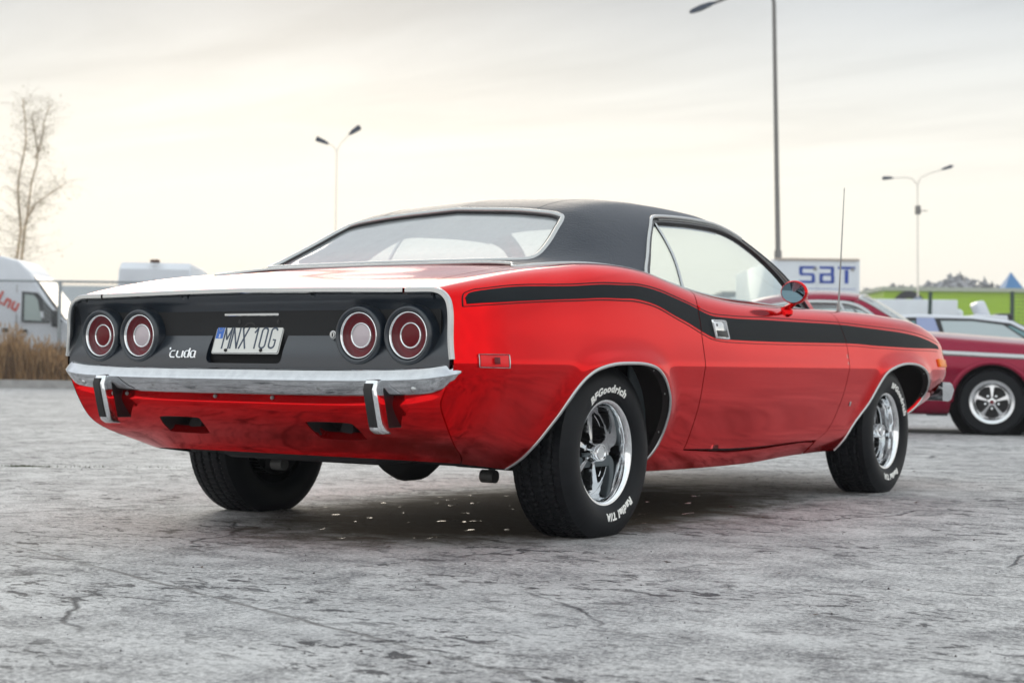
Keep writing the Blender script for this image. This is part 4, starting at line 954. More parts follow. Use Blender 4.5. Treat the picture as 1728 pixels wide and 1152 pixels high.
# ---- ground
def ground_mat():
    m = bpy.data.materials.new('worn_concrete'); m.use_nodes = True; n = m.node_tree; b = n.nodes['Principled BSDF']; K = n.links.new
    g = n.nodes.new('ShaderNodeNewGeometry')
    def N(t, **k):
        x = n.nodes.new(t)
        for a, c in k.items(): setattr(x, a, c)
        return x
    def noise(vec, sc, det=6, rough=.6, dist=0):
        z = N('ShaderNodeTexNoise'); z.inputs['Scale'].default_value = sc; z.inputs['Detail'].default_value = det; z.inputs['Roughness'].default_value = rough; z.inputs['Distortion'].default_value = dist; K(vec, z.inputs['Vector']); return z.outputs[0]
    def mr(v, a, c, lo=0, hi=1):
        x = N('ShaderNodeMapRange', interpolation_type='SMOOTHSTEP'); K(v, x.inputs['Value']); x.inputs['From Min'].default_value = a; x.inputs['From Max'].default_value = c; x.inputs['To Min'].default_value = lo; x.inputs['To Max'].default_value = hi; return x.outputs[0]
    def mapp(rot, sc):
        x = N('ShaderNodeMapping'); K(g.outputs['Position'], x.inputs[0]); x.inputs['Rotation'].default_value = (0, 0, rot); x.inputs['Scale'].default_value = (*sc, 1); return x.outputs[0]
    def math_(op, a, c, clamp=False):
        x = N('ShaderNodeMath', operation=op); x.use_clamp = clamp
        for i, q in enumerate((a, c)):
            if isinstance(q, (int, float)): x.inputs[i].default_value = q
            else: K(q, x.inputs[i])
        return x.outputs[0]
    P = g.outputs['Position']
    big = noise(P, .55, 5, .6); mid = noise(P, 4.2, 8, .68, .3); fine = noise(P, 70, 6, .8); grain = noise(P, 230, 3, .7)
    a1 = noise(mapp(-YAW+R(90)+R(12), (13., 7.)), 1.0, 9, .70, .5)        # spalled flecks
    a2 = noise(mapp(-YAW+R(90)-R(24), (40., 20.)), 1.0, 8, .68, .4)
    pits = mr(a1, .568, .588); pits2 = mr(a2, .572, .592); patch = mr(mid, .42, .62)
    pit = math_('MAXIMUM', pits, math_('MULTIPLY', pits2, .8)); pit = math_('MULTIPLY', pit, mr(noise(P, 1.1, 6, .65), .38, .58, .12, 1))
    # hairline cracks
    vo = N('ShaderNodeTexVoronoi', feature='DISTANCE_TO_EDGE'); vo.inputs['Scale'].default_value = .62
    wob = N('ShaderNodeVectorMath', operation='SCALE'); nn = N('ShaderNodeTexNoise'); nn.inputs['Scale'].default_value = 2.2; nn.inputs['Detail'].default_value = 8; K(P, nn.inputs['Vector']); K(nn.outputs['Color'], wob.inputs[0]); wob.inputs['Scale'].default_value = .42
    ad = N('ShaderNodeVectorMath', operation='ADD'); K(P, ad.inputs[0]); K(wob.outputs[0], ad.inputs[1]); K(ad.outputs[0], vo.inputs['Vector'])
    crack = math_('MULTIPLY', mr(vo.outputs['Distance'], .0, .009, 1, 0), mr(noise(P, .9, 3, .5), .47, .55))
    # slab joints
    def joint(rot, period, off, w):
        s = N('ShaderNodeSeparateXYZ'); K(mapp(rot, (1, 1)), s.inputs[0]); t = math_('ADD', s.outputs[0], off); t = math_('ADD', t, math_('MULTIPLY', mid, .07)); t = math_('ADD', t, math_('MULTIPLY', fine, .02))
        t = math_('PINGPONG', t, period/2); return mr(t, 0, w, 1, 0)
    jn = math_('MAXIMUM', joint(-YAW+R(90)-R(38), 4.2, 1.52, .012), joint(-YAW+R(90)+R(52)-R(4), 5.4, 1.1, .010))
    dark = math_('MAXIMUM', pit, crack)
    # colour
    ramp = N('ShaderNodeValToRGB'); K(math_('ADD', math_('MULTIPLY', mid, .38), math_('MULTIPLY', fine, .62)), ramp.inputs[0]); e = ramp.color_ramp.elements
    e[0].position = .42; e[0].color = (.17, .17, .178, 1); e[1].position = .55; e[1].color = (.64, .635, .63, 1)
    def mix(a, bcol, f, t='MIX'):
        x = N('ShaderNodeMix', data_type='RGBA', blend_type=t)
        if isinstance(f, (int, float)): x.inputs['Factor'].default_value = f
        else: K(f, x.inputs['Factor'])
        K(a, x.inputs['A'])
        if isinstance(bcol, tuple): x.inputs['B'].default_value = (*bcol, 1)
        else: K(bcol, x.inputs['B'])
        return x.outputs['Result']
    c = mix(ramp.outputs[0], (.36, .35, .355), mr(big, .45, .62, 0, .45))
    c = mix(c, (.55, .55, .55), mr(noise(P, 1.7, 7, .7, 1.2), .56, .66, 0, .5))
    c = mix(c, (.032, .034, .040), math_("MULTIPLY", dark, .95)); c = mix(c, (.17, .16, .155), math_('MULTIPLY', jn, mr(noise(P, 1.9, 4, .6), .42, .58, .12, .75)))
    c = mix(c, (.10, .10, .10), math_('MULTIPLY', mr(grain, .57, .64), .7))
    # wet patch under the coupe, its colour darkened to deepen the shadow there
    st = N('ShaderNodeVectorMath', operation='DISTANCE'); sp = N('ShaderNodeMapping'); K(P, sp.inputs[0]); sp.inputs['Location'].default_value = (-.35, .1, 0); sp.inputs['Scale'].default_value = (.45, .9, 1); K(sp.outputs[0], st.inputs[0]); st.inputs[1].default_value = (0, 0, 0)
    damp_shade = mr(math_('ADD', st.outputs['Value'], math_('MULTIPLY', mid, .7)), .85, 1.25, 1, 0)
    c = mix(c, (.050, .029, .007), math_('MULTIPLY', damp_shade, .94))
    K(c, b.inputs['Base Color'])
    ro = math_('ADD', .66, math_('MULTIPLY', damp_shade, .15)); pud = math_('MULTIPLY', damp_shade, mr(noise(mapp(-YAW+R(90), (5, 9)), 1.6, 5, .6, .3), .655, .67)); ro = math_('SUBTRACT', ro, math_('MULTIPLY', pud, .70)); K(ro, b.inputs['Roughness'])
    b.inputs['Specular IOR Level'].default_value = .45
    h = math_('ADD', math_('MULTIPLY', fine, .35), math_('MULTIPLY', grain, .18)); h = math_('ADD', h, math_('MULTIPLY', mid, .5)); h = math_('SUBTRACT', h, math_('MULTIPLY', dark, .9)); h = math_('SUBTRACT', h, jn)
    h = math_('MULTIPLY', h, math_('SUBTRACT', 1, math_('MULTIPLY', pud, 1)))
    bu = N('ShaderNodeBump'); bu.inputs['Strength'].default_value = .8; bu.inputs['Distance'].default_value = .010; K(h, bu.inputs['Height']); K(bu.outputs[0], b.inputs['Normal'])
    return m
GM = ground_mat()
gv = []; gf = []
rings = [0, 2, 4, 7, 11, 16, 24, 40, 80, 200, 600, 1500]; seg = 48
gv.append((0, 0, 0))
for r in rings[1:]: gv += [(CAM.x+r*math.cos(2*math.pi*i/seg), CAM.y+r*math.sin(2*math.pi*i/seg), 0) for i in range(seg)]
gv[0] = (CAM.x, CAM.y, 0)
gf += [(0, 1+i, 1+(i+1) % seg) for i in range(seg)]
for k in range(len(rings)-2):
    for i in range(seg): gf.append((1+k*seg+i, 1+(k+1)*seg+i, 1+(k+1)*seg+(i+1) % seg, 1+k*seg+(i+1) % seg))
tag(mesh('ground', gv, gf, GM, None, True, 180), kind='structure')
# loose grit and a few dead leaves
def scatter(name, n, fn, m, label):
    b = MB()
    for _ in range(n):
        r = rng.uniform(-4.5, 4.5); d = rng.uniform(2.6, 13) ** 1.0
        p = W(r*(.25+d/9), d); b_ = fn(p); b.add(*b_)
    return tag(b.build(name, m, None, smooth=False, fix=False), kind='stuff', label=label)
def grit(p):
    s = rng.uniform(.0012, .0034)*(1+rng.random()**8*1.6); v = []
    for dx, dy, dz in ((1, 0, 0), (-.5, .8, 0), (-.6, -.7, 0), (0, 0, 1), (.3, .3, .7)): v.append((p.x+dx*s*rng.uniform(.6, 1.2), p.y+dy*s*rng.uniform(.6, 1.2), dz*s*rng.uniform(.6, 1.1)))
    return v, [(0, 1, 4), (1, 3, 4), (1, 2, 3), (2, 0, 3), (0, 4, 3)]
scatter('grit', 1500, grit, mat('grit', (.07, .06, .06), .9), 'loose dark grit lying on the concrete')
def leafbit(p):
    s = rng.uniform(.006, .016); a = rng.uniform(0, 6.28); c, t = math.cos(a), math.sin(a)
    q = lambda x, y, z: (p.x+(x*c-y*t)*s, p.y+(x*t+y*c)*s, z*s+.001)
    return [q(-1, 0, 0), q(0, -.45, .15), q(1, 0, .3), q(0, .45, .2), q(0, 0, 0)], [(0, 1, 4), (1, 2, 4), (2, 3, 4), (3, 0, 4)]
scatter('leaf_litter', 70, leafbit, mat('dead_leaf', (.10, .045, .02), .8), 'scraps of dead brown leaf on the concrete')
# moss and grass growing in the joint on the left
b = MB()
for i in range(420):
    t = rng.random(); p = W(-4.2+3.0*t+rng.normal(0, .01), 8.9+.35*t+rng.normal(0, .018)); p.z = 0
    if rng.random() < .5: p = W(-2.75+rng.normal(0, .07), 9.1+rng.normal(0, .02))
    h = rng.uniform(.004, .014); a = rng.uniform(0, 6.28); w = .0025
    b.add([(p.x+w*math.cos(a), p.y+w*math.sin(a), 0), (p.x-w*math.cos(a), p.y-w*math.sin(a), 0), (p.x+rng.normal(0, .006), p.y+rng.normal(0, .006), h)], [(0, 1, 2)])
tag(b.build('joint_moss', mat('moss', (.07, .085, .03), .9), None, False, fix=False), kind='stuff', label='thin moss growing along a joint in the concrete')

# ---- verge, kerb and dry grass on the left
GRASSX = 0
VW = mat('kerb_stone', (.34, .33, .32), .8, nvar=.2, nscale=3, bump=.3, bscale=20)
def slab_rd(name, r0, r1, d0, d1, z0, z1, m, kind='structure', parent=None):
    c = [W(r0, d0), W(r1, d0), W(r1, d1), W(r0, d1)]; V = [(p.x, p.y, z0) for p in c]+[(p.x, p.y, z1) for p in c]
    o = MB().add(V, [(3, 2, 1, 0), (4, 5, 6, 7), (0, 1, 5, 4), (1, 2, 6, 5), (2, 3, 7, 6), (3, 0, 4, 7)]).build(name, m, parent, False)
    if kind: tag(o, kind=kind)
    return o
slab_rd('verge', -40, -6.6, 36.2, 130, -.3, .17, mat('verge_soil', (.14, .11, .075), .95, nvar=.4, nscale=2))
slab_rd('kerb', -40, -6.6, 36.0, 36.2, -.3, .19, VW)
GRASS = mat('dry_grass', (.36, .22, .105), .85, nvar=.35, nscale=.9)
GRASS2 = mat('dry_grass_dark', (.17, .10, .05), .85, nvar=.3, nscale=.9)
b = MB()
for i in range(9000):
    r = rng.uniform(-14.5, -8.2); d = 36.4+rng.random()**1.4*2.6; cl = .5+.5*math.sin(r*2.3)*math.cos(r*5.1+d)
    h = rng.uniform(.35, 1.0)*(.6+.75*cl); lean = rng.normal(0, .12, 2); w = rng.uniform(.006, .014); p = W(r, d, .17); a = rng.uniform(0, math.pi); ca, sa = math.cos(a)*w, math.sin(a)*w
    q = p+Vector((lean[0]*.4, lean[1]*.4, h*.55)); t = p+Vector((lean[0], lean[1], h))
    b.add([(p.x-ca, p.y-sa, p.z), (p.x+ca, p.y+sa, p.z), (q.x+ca, q.y+sa, q.z), (q.x-ca, q.y-sa, q.z), tuple(t)], [(0, 1, 2, 3), (3, 2, 4)], int(rng.random() < .35))
    if rng.random() < .22:
        u = t; b.add([(u.x-.02, u.y, u.z-.10), (u.x+.02, u.y, u.z-.08), (u.x+.01, u.y+.02, u.z+.05)], [(0, 1, 2)])
tag(b.build('tall_dry_grass', [GRASS, GRASS2], None, False, fix=False), kind='stuff', label='tall dry brown grass along the verge in front of the white van')

# ---- generic road vehicle shells ------------------------------------------------
def profile_body(name, prof, w_at, m, parent, bev=.06, seg=3):
    """prof: outline (x, z) clockwise; w_at(x, z) half-width; walls follow the taper"""
    n = len(prof); V = []
    cols = [-1, -.93, -.6, 0, .6, .93, 1]
    for c in cols:
        for x, z in prof:
            w = w_at(x, z); e = .0 if abs(c) < 1 else 0
            V.append((x, c*w, z))
    k = len(cols); F = [(i*n+q, i*n+(q+1) % n, (i+1)*n+(q+1) % n, (i+1)*n+q) for i in range(k-1) for q in range(n)]
    F += [tuple(range(n-1, -1, -1)), tuple((k-1)*n+q for q in range(n))]
    o = MB().add(V, F).build(name, m, parent, True, 30)
    b = bmesh.new(); b.from_mesh(o.data)
    es = [e for e in b.edges if len(e.link_faces) == 2 and max(len(f.verts) for f in e.link_faces) > 4]
    bmesh.ops.bevel(b, geom=es, offset=bev, segments=seg, affect='EDGES', profile=.5, clamp_overlap=True); b.to_mesh(o.data); b.free()
    o.data.polygons.foreach_set('use_smooth', [True]*len(o.data.polygons)); o.data.set_sharp_from_angle(angle=R(40)); return o
def side_plate(name, pts, w_at, d, m, parent, side=-1, thick=.02):
    P = [(x, side*(w_at(x, z)+d), z) for x, z in pts]; Q = [(x, side*(w_at(x, z)+d-thick), z) for x, z in pts]; n = len(pts)
    return MB().add(P+Q, [tuple(range(n)), tuple(range(2*n-1, n-1, -1))]+[(i, (i+1) % n, n+(i+1) % n, n+i) for i in range(n)]).build(name, m, parent, False)
def simple_wheel(name, x, y, z, r, w, parent, side, hub=None, rimr=.6, spokes=0):
    e = empty(name, (x, y, z), 0 if side < 0 else math.pi, parent)
    MB().lathe([(r*.60, w*.5-.03), (r*.66, w*.5), (r*.9, w*.5), (r*.98, w*.38), (r, 0), (r*.98, -w*.4), (r*.9, -w*.5), (r*.5, -w*.5)], 48).build('tyre', RUBBER, e, angle=40)
    if spokes:
        MB().lathe([(r*.61, w*.5-.01), (r*.655, w*.5+.004), (r*.645, w*.5+.008), (r*.57, w*.5+.002), (r*.53, w*.5-.02), (r*.50, w*.3), (r*.49, 0)], 56).build('rim', hub, e, angle=50)
        V, F, fm = spoke_centre(); k = r*.50/.161; b = MB(); b.v = [(v[0]*k, v[1]*k-w*.5+.065, v[2]*k) for v in V]; b.f = F; b.m = fm; b.build('spoke_centre', [hub, BLK], e, angle=45)
        MB().lathe([(.036, w*.5-.04), (.034, w*.5-.012), (.02, w*.5-.008)], 24).build('centre_cap', CHROME, e); MB().lathe([(.022, w*.5-.009), (0, w*.5-.006)], 20).build('cap_badge', LENS, e)
        for i in range(5):
            a = 2*math.pi*(i+.5)/5+math.pi/2; MB().lathe([(.013, w*.5-.05), (.012, w*.5-.025), (0, w*.5-.02)], 8, c=(.065*math.cos(a), 0, .065*math.sin(a))).build('lug_nut', CHROME, e)
    else:
        MB().lathe([(r*.6, w*.5-.04), (r*.5, w*.5-.05), (r*.25, w*.5-.02), (0, w*.5-.02)], 32).build('rim', hub or STEEL, e, angle=40)
    return e
WHITEP = mat('white_van_paint', (.68, .71, .76), .5, 0, .2, nvar=.07, nscale=1.2, coat_rough=.35)
SIGNRED = mat('sign_red', (.62, .07, .04), .5); SIGNBLUE = mat('sign_blue', (.006, .05, .34), .5)
# ---- panel van, nose to the right (its own x runs backwards from the nose so that it can be placed by the nose)
def van(name, label, loc, rz, high=3.08, lettering=None):
    v = tag(empty(name, loc, rz), label, 'van')
    H = high
    prof = [(0, .38), (-.02, .75), (-.10, 1.12), (-.35, 1.28), (-.95, 1.46), (-1.30, 1.86), (-1.62, 2.32), (-1.85, H-.42), (-2.15, H-.14), (-2.6, H-.02), (-3.4, H), (-6.3, H-.02), (-6.55, H-.2), (-6.62, 1.2), (-6.62, .42), (-6.3, .32), (-.3, .30)]
    wa = lambda x, z: 1.0*(1-.10*max(0, (z-1.3)/1.8)**1.5)*(1-.10*max(0, (x+.9)/.9)**2)
    profile_body('body', prof, wa, WHITEP, v, .07)
    side_plate('side_window', [(-2.02, 1.42), (-1.30, 1.40), (-1.46, 1.98), (-1.62, 2.16), (-2.02, 2.19)], wa, .004, BLK, v)
    side_plate('door_glass', [(-1.95, 1.47), (-1.50, 1.45), (-1.62, 1.98), (-1.72, 2.10), (-1.95, 2.12)], wa, .010, mat('van_glass', (.32, .40, .38), .1, 0, 1), v)
    side_plate('quarter_glass', [(-1.45, 1.45), (-.95, 1.44), (-1.22, 1.72), (-1.50, 2.02)], wa, .008, DARKGLASS, v)
    V = [(x, s_*wa(x, z)*.86, z) for s_ in (-1, 1) for x, z in ((-.97, 1.50), (-1.80, H-.52))]; V = [(x+.03, y, z+.02) for x, y, z in V]
    MB().add(V, [(0, 1, 3, 2)]).build('windscreen', DARKGLASS, v, False)
    for y in (-1.16, 1.16): bevel(MB().box((-1.20, y-.14, 1.30), (-1.02, y+.14, 1.72)).build('door_mirror', BLK, v), .05, 2)
    for s_ in (-1, 1):
        side_plate('door_line', [(-2.16, .5), (-2.14, .5), (-2.14, 2.35), (-2.16, 2.35)], wa, .003, STEEL, v, s_); side_plate('door_line', [(-3.42, .5), (-3.40, .5), (-3.40, 2.5), (-3.42, 2.5)], wa, .003, STEEL, v, s_)
        side_plate('rub_strip', [(-6.4, .55), (-.4, .55), (-.4, .70), (-6.4, .70)], wa, .014, BLK, v, s_)
        side_plate('door_pull', [(-2.05, 1.16), (-1.86, 1.16), (-1.86, 1.24), (-2.05, 1.24)], wa, .02, BLK, v, s_); side_plate('fuel_cap', [(-2.5, 1.16), (-2.35, 1.16), (-2.35, 1.27), (-2.5, 1.27)], wa, .01, BLK, v, s_)
        side_plate('wheel_opening', [(-1.02+.47*math.cos(a), .36+.47*math.sin(a)) for a in [math.pi*i/16 for i in range(17)]], wa, .006, DARK, v, s_)
        side_plate('wheel_opening', [(-5.0+.47*math.cos(a), .36+.47*math.sin(a)) for a in [math.pi*i/16 for i in range(17)]], wa, .006, DARK, v, s_)
        simple_wheel('wheel', -1.02, s_*.90, .36, .36, .23, v, s_); simple_wheel('wheel', -5.0, s_*.90, .36, .36, .23, v, s_)
    b = MB(); b.box((-6.645, -.006, .5), (-6.62, .006, 2.75)); b.box((-6.66, -.03, 2.2), (-6.63, .03, 2.62)); b.build('rear_door_seam', mat('seam_grey', (.10, .13, .18), .5), v)
    b = MB(); b.box((-6.60, -.12, H-.04), (-6.42, .12, H+.05)); bevel(b.build('brake_light', mat('brown_lens', (.10, .035, .01), .3), v), .03, 2)
    for y in (-.86, .86):
        b = MB(); b.box((-6.65, y-.07, .95), (-6.60, y+.07, 1.55)); b.build('tail_lamp', LENS, v)
    b = MB(); b.box((-6.5, -.8, .2), (-.2, .8, .4)); b.build('chassis', DARK, v)
    if lettering:
        ang = R(-25)
        def fn(x, y, z): X = -2.08+x*math.cos(ang)-y*math.sin(ang); Z = 1.80+x*math.sin(ang)+y*math.cos(ang); return (X, -wa(X, Z)-.012-z, Z)
        text_mesh('van_lettering', lettering, .44, SIGNRED, v, .002, .012, fn=fn, align='RIGHT', spacing=1.0, sx=.92)
    return v
van('panel_van', 'white high roofed panel van with red lettering on its side, behind the dry grass', W(-10.26, 41.0, .17), RZ, 3.10, 'thd.nu')
v2 = van('panel_van', 'white van seen from behind over the boot lid of the red coupe', W(-9.67, 47.3, 0), YAW+R(4.7), 3.2)

# ---- fence on the left: posts, top rail, chain-link
FEN = tag(empty('chain_link_fence', W(-14, 39.0, .17)), 'tall grey chain link fence with a top rail and steel posts, behind the white vans', 'fence')
GAL = mat('galvanised', (.33, .36, .38), .5, .7)
def wl(o, p): return p-o.location
# local frame of the fence lies along the view's right axis
FEN.rotation_euler = (0, 0, RZ)
fd = 0
for i, x in enumerate(np.arange(-3.4, 16, 3.18)):
    MB().tube([(x+.0, 0, 0), (x, 0, 2.42)], .045, 8).build('fence_post', GAL, FEN)
MB().tube([(-8, 0, 2.40), (14, 0, 2.40)], .026, 6).build('top_rail', GAL, FEN)
b = MB(); s_ = .11
for k in range(-25, 160):
    x = -6+k*s_; 
    for dx in (1, -1):
        x0, x1 = x, x+dx*2.35
        b.tube([(x0, 0, .03), (x1, 0, 2.38)], .0035, 3, caps=False)
tag(b.build('wire_mesh', GAL, FEN, False, fix=False), kind='stuff')
# pale industrial shed far behind the fence
sh = tag(slab_rd('industrial_shed', -60, -16.8, 86, 120, 0, 4.72, mat('shed_cladding', (.60, .66, .70), .6, nvar=.05, nscale=.3), kind=None), 'long pale grey industrial shed far behind the fence', 'building')

# ---- birch
BIRCH = mat('birch_bark', (.55, .42, .28), .8, nvar=.5, nscale=1.5); TWIG = mat('birch_twig', (.50, .43, .34), .85); LEAFY = mat('birch_leaf', (.40, .36, .18), .7)
bt = tag(empty('birch_tree', W(-18.35, 60, 0)), 'bare slender birch with two thin trunks and a few last leaves, left edge', 'tree')
bt.rotation_euler = (0, 0, RZ)
def pxt(u, v, d=60): return ((u-864)/2700*d+18.35, 0, .593+(611-v)/2700*d)
trunks = [[(23, 455), (24, 440), (29, 409), (28, 382), (27, 338), (29, 303), (32, 264), (38, 232), (33, 190), (31, 168)], [(32, 455), (33, 440), (35, 400), (38, 380), (43, 366), (41, 344), (49, 303), (55, 267), (53, 222), (50, 195)], [(43, 366), (58, 344), (80, 325), (100, 308)], [(55, 267), (64, 240), (70, 205), (76, 178)]]
b = MB(); tips = []
for t in trunks:
    pts = [Vector(pxt(*q)) for q in t]; pts = [p+Vector((0, rng.normal(0, .12), 0)) for p in pts]
    pts = [Vector(q) for q in smooth_curve([tuple(p) for p in pts], 3)]; k = len(pts)
    big_ = len(t) > 5; r0 = .055 if big_ else .025
    if big_: pts = [Vector((pts[0].x, 0, 0))]+pts; k += 1
    b.tube(pts, [r0*(1-.85*i/k)+.008 for i in range(k)], 7); tips += [(p, i/k) for i, p in enumerate(pts)]
b.build('trunk', BIRCH, bt)
tw = MB(); lf = MB()
for p, f in tips:
    if p.z < 4.2: continue
    for _ in range(3):
        a = rng.uniform(0, 6.28); L_ = rng.uniform(.5, 1.5)*(1.25-f*.5); el = rng.uniform(.2, 1.2); q = [p]
        d_ = Vector((math.cos(a)*math.cos(el), math.sin(a)*math.cos(el), math.sin(el)))
        for j in range(5): d_ = (d_+Vector((rng.normal(0, .16), rng.normal(0, .16), -.10))).normalized(); q.append(q[-1]+d_*L_/5)
        tw.tube(q, [.006*(1-i/6)+.002 for i in range(6)], 3, caps=False)
        for u in q[1:]:
            for _2 in range(2):
                d2 = Vector(rng.normal(0, 1, 3)).normalized(); e = u+d2*rng.uniform(.15, .45)+Vector((0, 0, -.1)); tw.tube([u, e], [.0025, .0015], 3, caps=False)
                if rng.random() < .38:
                    s_ = rng.uniform(.025, .05); o2 = Vector(rng.normal(0, 1, 3)).normalized()*s_; o3 = o2.orthogonal().normalized()*s_; lf.add([e, e+o2, e+o2+o3, e+o3], [(0, 1, 2, 3)])
tag(tw.build('twigs', TWIG, bt, False, fix=False), kind='stuff'); tag(lf.build('leaves', LEAFY, bt, False, fix=False), kind='stuff')

# ---- lamp posts
POST = mat('lamp_post_steel', (.20, .19, .18), .5, .5); POSTW = mat('lamp_post_pale', (.80, .74, .66), .5, 0); HEAD = mat('lamp_head', (.035, .045, .07), .4, .2)  # pale colour of POSTW imitates sky glare washing out the thin poles
def lamp_head(p, q, parent, L_=.75, w=.30):
    d = (Vector(q)-Vector(p)).normalized(); Mx = Matrix.Translation(q) @ d.to_track_quat('X', 'Z').to_matrix().to_4x4()
    v = []
    for x, ww, h0, h1 in ((-.1, .06, -.03, .03), (.05, .12, -.05, .07), (.35, w/2, -.07, .09), (L_-.12, w/2*.9, -.05, .07), (L_, w/2*.45, -.02, .04)):
        v += [Mx @ Vector((x, -ww, h0)), Mx @ Vector((x, ww, h0)), Mx @ Vector((x, ww*.6, h1)), Mx @ Vector((x, -ww*.6, h1))]
    F = [(i*4+k, i*4+(k+1) % 4, (i+1)*4+(k+1) % 4, (i+1)*4+k) for i in range(4) for k in range(4)]+[(0, 1, 2, 3), (19, 18, 17, 16)]
    MB().add(v, F).build('lamp_head', HEAD, parent)
def lamp_post(label, r, d, h, arms, rad, tilt=0, m=POST, group='street lamps'):
    e = tag(empty('street_lamp', W(r, d, 0)), label, 'street lamp'); e.rotation_euler = (0, tilt, RZ)
    MB().tube([(0, 0, 0), (0, 0, h*.36)], [rad*1.5, rad*1.4], 10).build('post_base', m, e); MB().tube([(0, 0, h*.36), (0, 0, h)], [rad, rad*.75], 10).build('pole', m, e)
    for pts, hl in arms:
        MB().tube([(0, 0, h-.02)]+[(x, 0, z) for x, z in pts], [rad*.75]+[rad*.6]*(len(pts)), 8).build('arm', m, e)
        lamp_head(Vector((pts[-2][0], 0, pts[-2][1])), Vector((pts[-1][0], 0, pts[-1][1])), e, *hl)
    return e
lamp_post('tall street lamp with one curved arm reaching left, rising behind the red coupe roof', 8.40, 50, 12.15, [([(-.05, 12.45), (-.18, 12.6), (-.7, 12.55), (-1.2, 12.42), (-1.95, 12.14)], (.75, .30))], .085, R(-1.5))
lamp_post('pale twin arm street lamp far away above the coupe rear window', -6.12, 55, 8.0, [([(-.15, 8.18), (-.38, 8.27)], (.33, .30)), ([(.1, 8.2), (.40, 8.55), (.50, 8.62)], (.38, .36))], .024, 0, POSTW)
lm = lamp_post('twin arm street lamp with a small box on its pole, beside the lime green hall', 19.05, 75, 9.45, [([(-.25, 9.72), (-.55, 9.78), (-1.25, 9.75)], (.42, .30)), ([(.12, 9.75), (.5, 9.95), (1.22, 10.18)], (.48, .32))], .042, R(-.6), POSTW)
b = MB(); b.box((-.10, -.12, 8.05), (.12, .12, 8.45)); b.box((.12, -.03, 8.2), (.45, .03, 8.24)); b.build('camera_box', POST, lm)
b = MB().tube([(0, 0, 0), (0, 0, 4.15)], .16, 12); b.build('post_collar', mat('post_blue_grey', (.22, .28, .38), .5), lm)

# ---- box lorry with SBT
LOR = tag(empty('box_lorry', W(8.93, 47, 0)), 'white box body lorry with blue SBT lettering on its rear doors', 'lorry')
LOR.rotation_euler = (0, 0, YAW)    # rear face at x = 0, body runs away from the camera
BOXW = mat('lorry_white', (.68, .72, .76), .45, 0, .3, nvar=.06, nscale=1)
b = MB(); b.box((0, -1.27, 1.0), (7.9, 1.27, 3.92)); bevel(b.build('cargo_box', BOXW, LOR), .04, 2)
for y in (-1.2, 1.2): b = MB(); b.box((-.03, y-.06, 1.0), (0, y+.06, 3.9)); b.build('corner_post', BOXW, LOR)
b = MB(); b.box((-.02, -1.15, 1.1), (0, -.01, 3.8)); b.build('rear_door', BOXW, LOR); b = MB(); b.box((-.02, .01, 1.1), (0, 1.15, 3.8)); b.build('rear_door', BOXW, LOR)
b = MB(); b.box((-.04, -1.25, 3.86), (.02, 1.25, 3.93)); b.build('roof_edge', mat('roof_edge', (.45, .38, .32), .6), LOR)
for y in (.05, -1.05): MB().lathe([(0, .02), (.05, .02), (.06, 0)], 12, axis='x', c=(-.02, y, 3.62)).build('marker_light', STEEL, LOR)
b = MB(); b.box((8.1, -1.15, .6), (9.9, 1.15, 2.7)); bevel(b.build('cab', BOXW, LOR), .12, 3)
b = MB(); b.box((-.1, -1.0, .45), (9.5, 1.0, 1.0)); b.build('chassis', DARK, LOR)
for x in (1.5, 8.6):
    for s_ in (-1, 1): simple_wheel('wheel', x, s_*.98, .48, .48, .28, LOR, s_)
# S B T drawn as bars cut by a level white line
lt = MB()
def lbar(y0, y1, z0, z1): lt.box((-.028, min(-y0, -y1), z0), (-.018, max(-y0, -y1), z1))
zt, zm, zb_ = 3.70, 3.46, 3.20; th_ = .075
def S_(c):
    lbar(c-.21, c+.24, zt-th_, zt); lbar(c-.24, c-.14, zm+.02, zt-.02); lbar(c-.22, c+.20, zm-.035, zm+.035); lbar(c+.13, c+.23, zb_+.02, zm-.02); lbar(c-.24, c+.20, zb_, zb_+th_)
def B_(c):
    lbar(c-.22, c+.19, zt-th_, zt); lbar(c-.22, c-.12, zb_, zm-.02); lbar(c-.22, c+.20, zm-.035, zm+.035); lbar(c+.12, c+.22, zb_+.02, zm-.03); lbar(c+.11, c+.21, zm+.03, zt-.02); lbar(c-.22, c+.20, zb_, zb_+th_)
def T_(c): lbar(c-.25, c+.26, zt-th_, zt); lbar(c-.05, c+.06, zb_, zt-th_-.02)
S_(-.26-.02); B_(.30); T_(.87)
lt.box((-.022, -1.15, 3.03), (-.018, .60, 3.045)); lt.build('lorry_lettering', SIGNBLUE, LOR)

# ---- magenta hardtop at the right edge
MAG = mat('magenta_paint', (.27, .005, .034), .2, .5, .5, spec=.2, coat_rough=.03); MAG_D = MAG
MG = tag(empty('vintage_hardtop', W(4.93, 16.35, 0)), 'dark magenta vintage hardtop with chrome belt line and five spoke wheels at the right edge', 'car')
MG.rotation_euler = (0, 0, RZ-R(18))
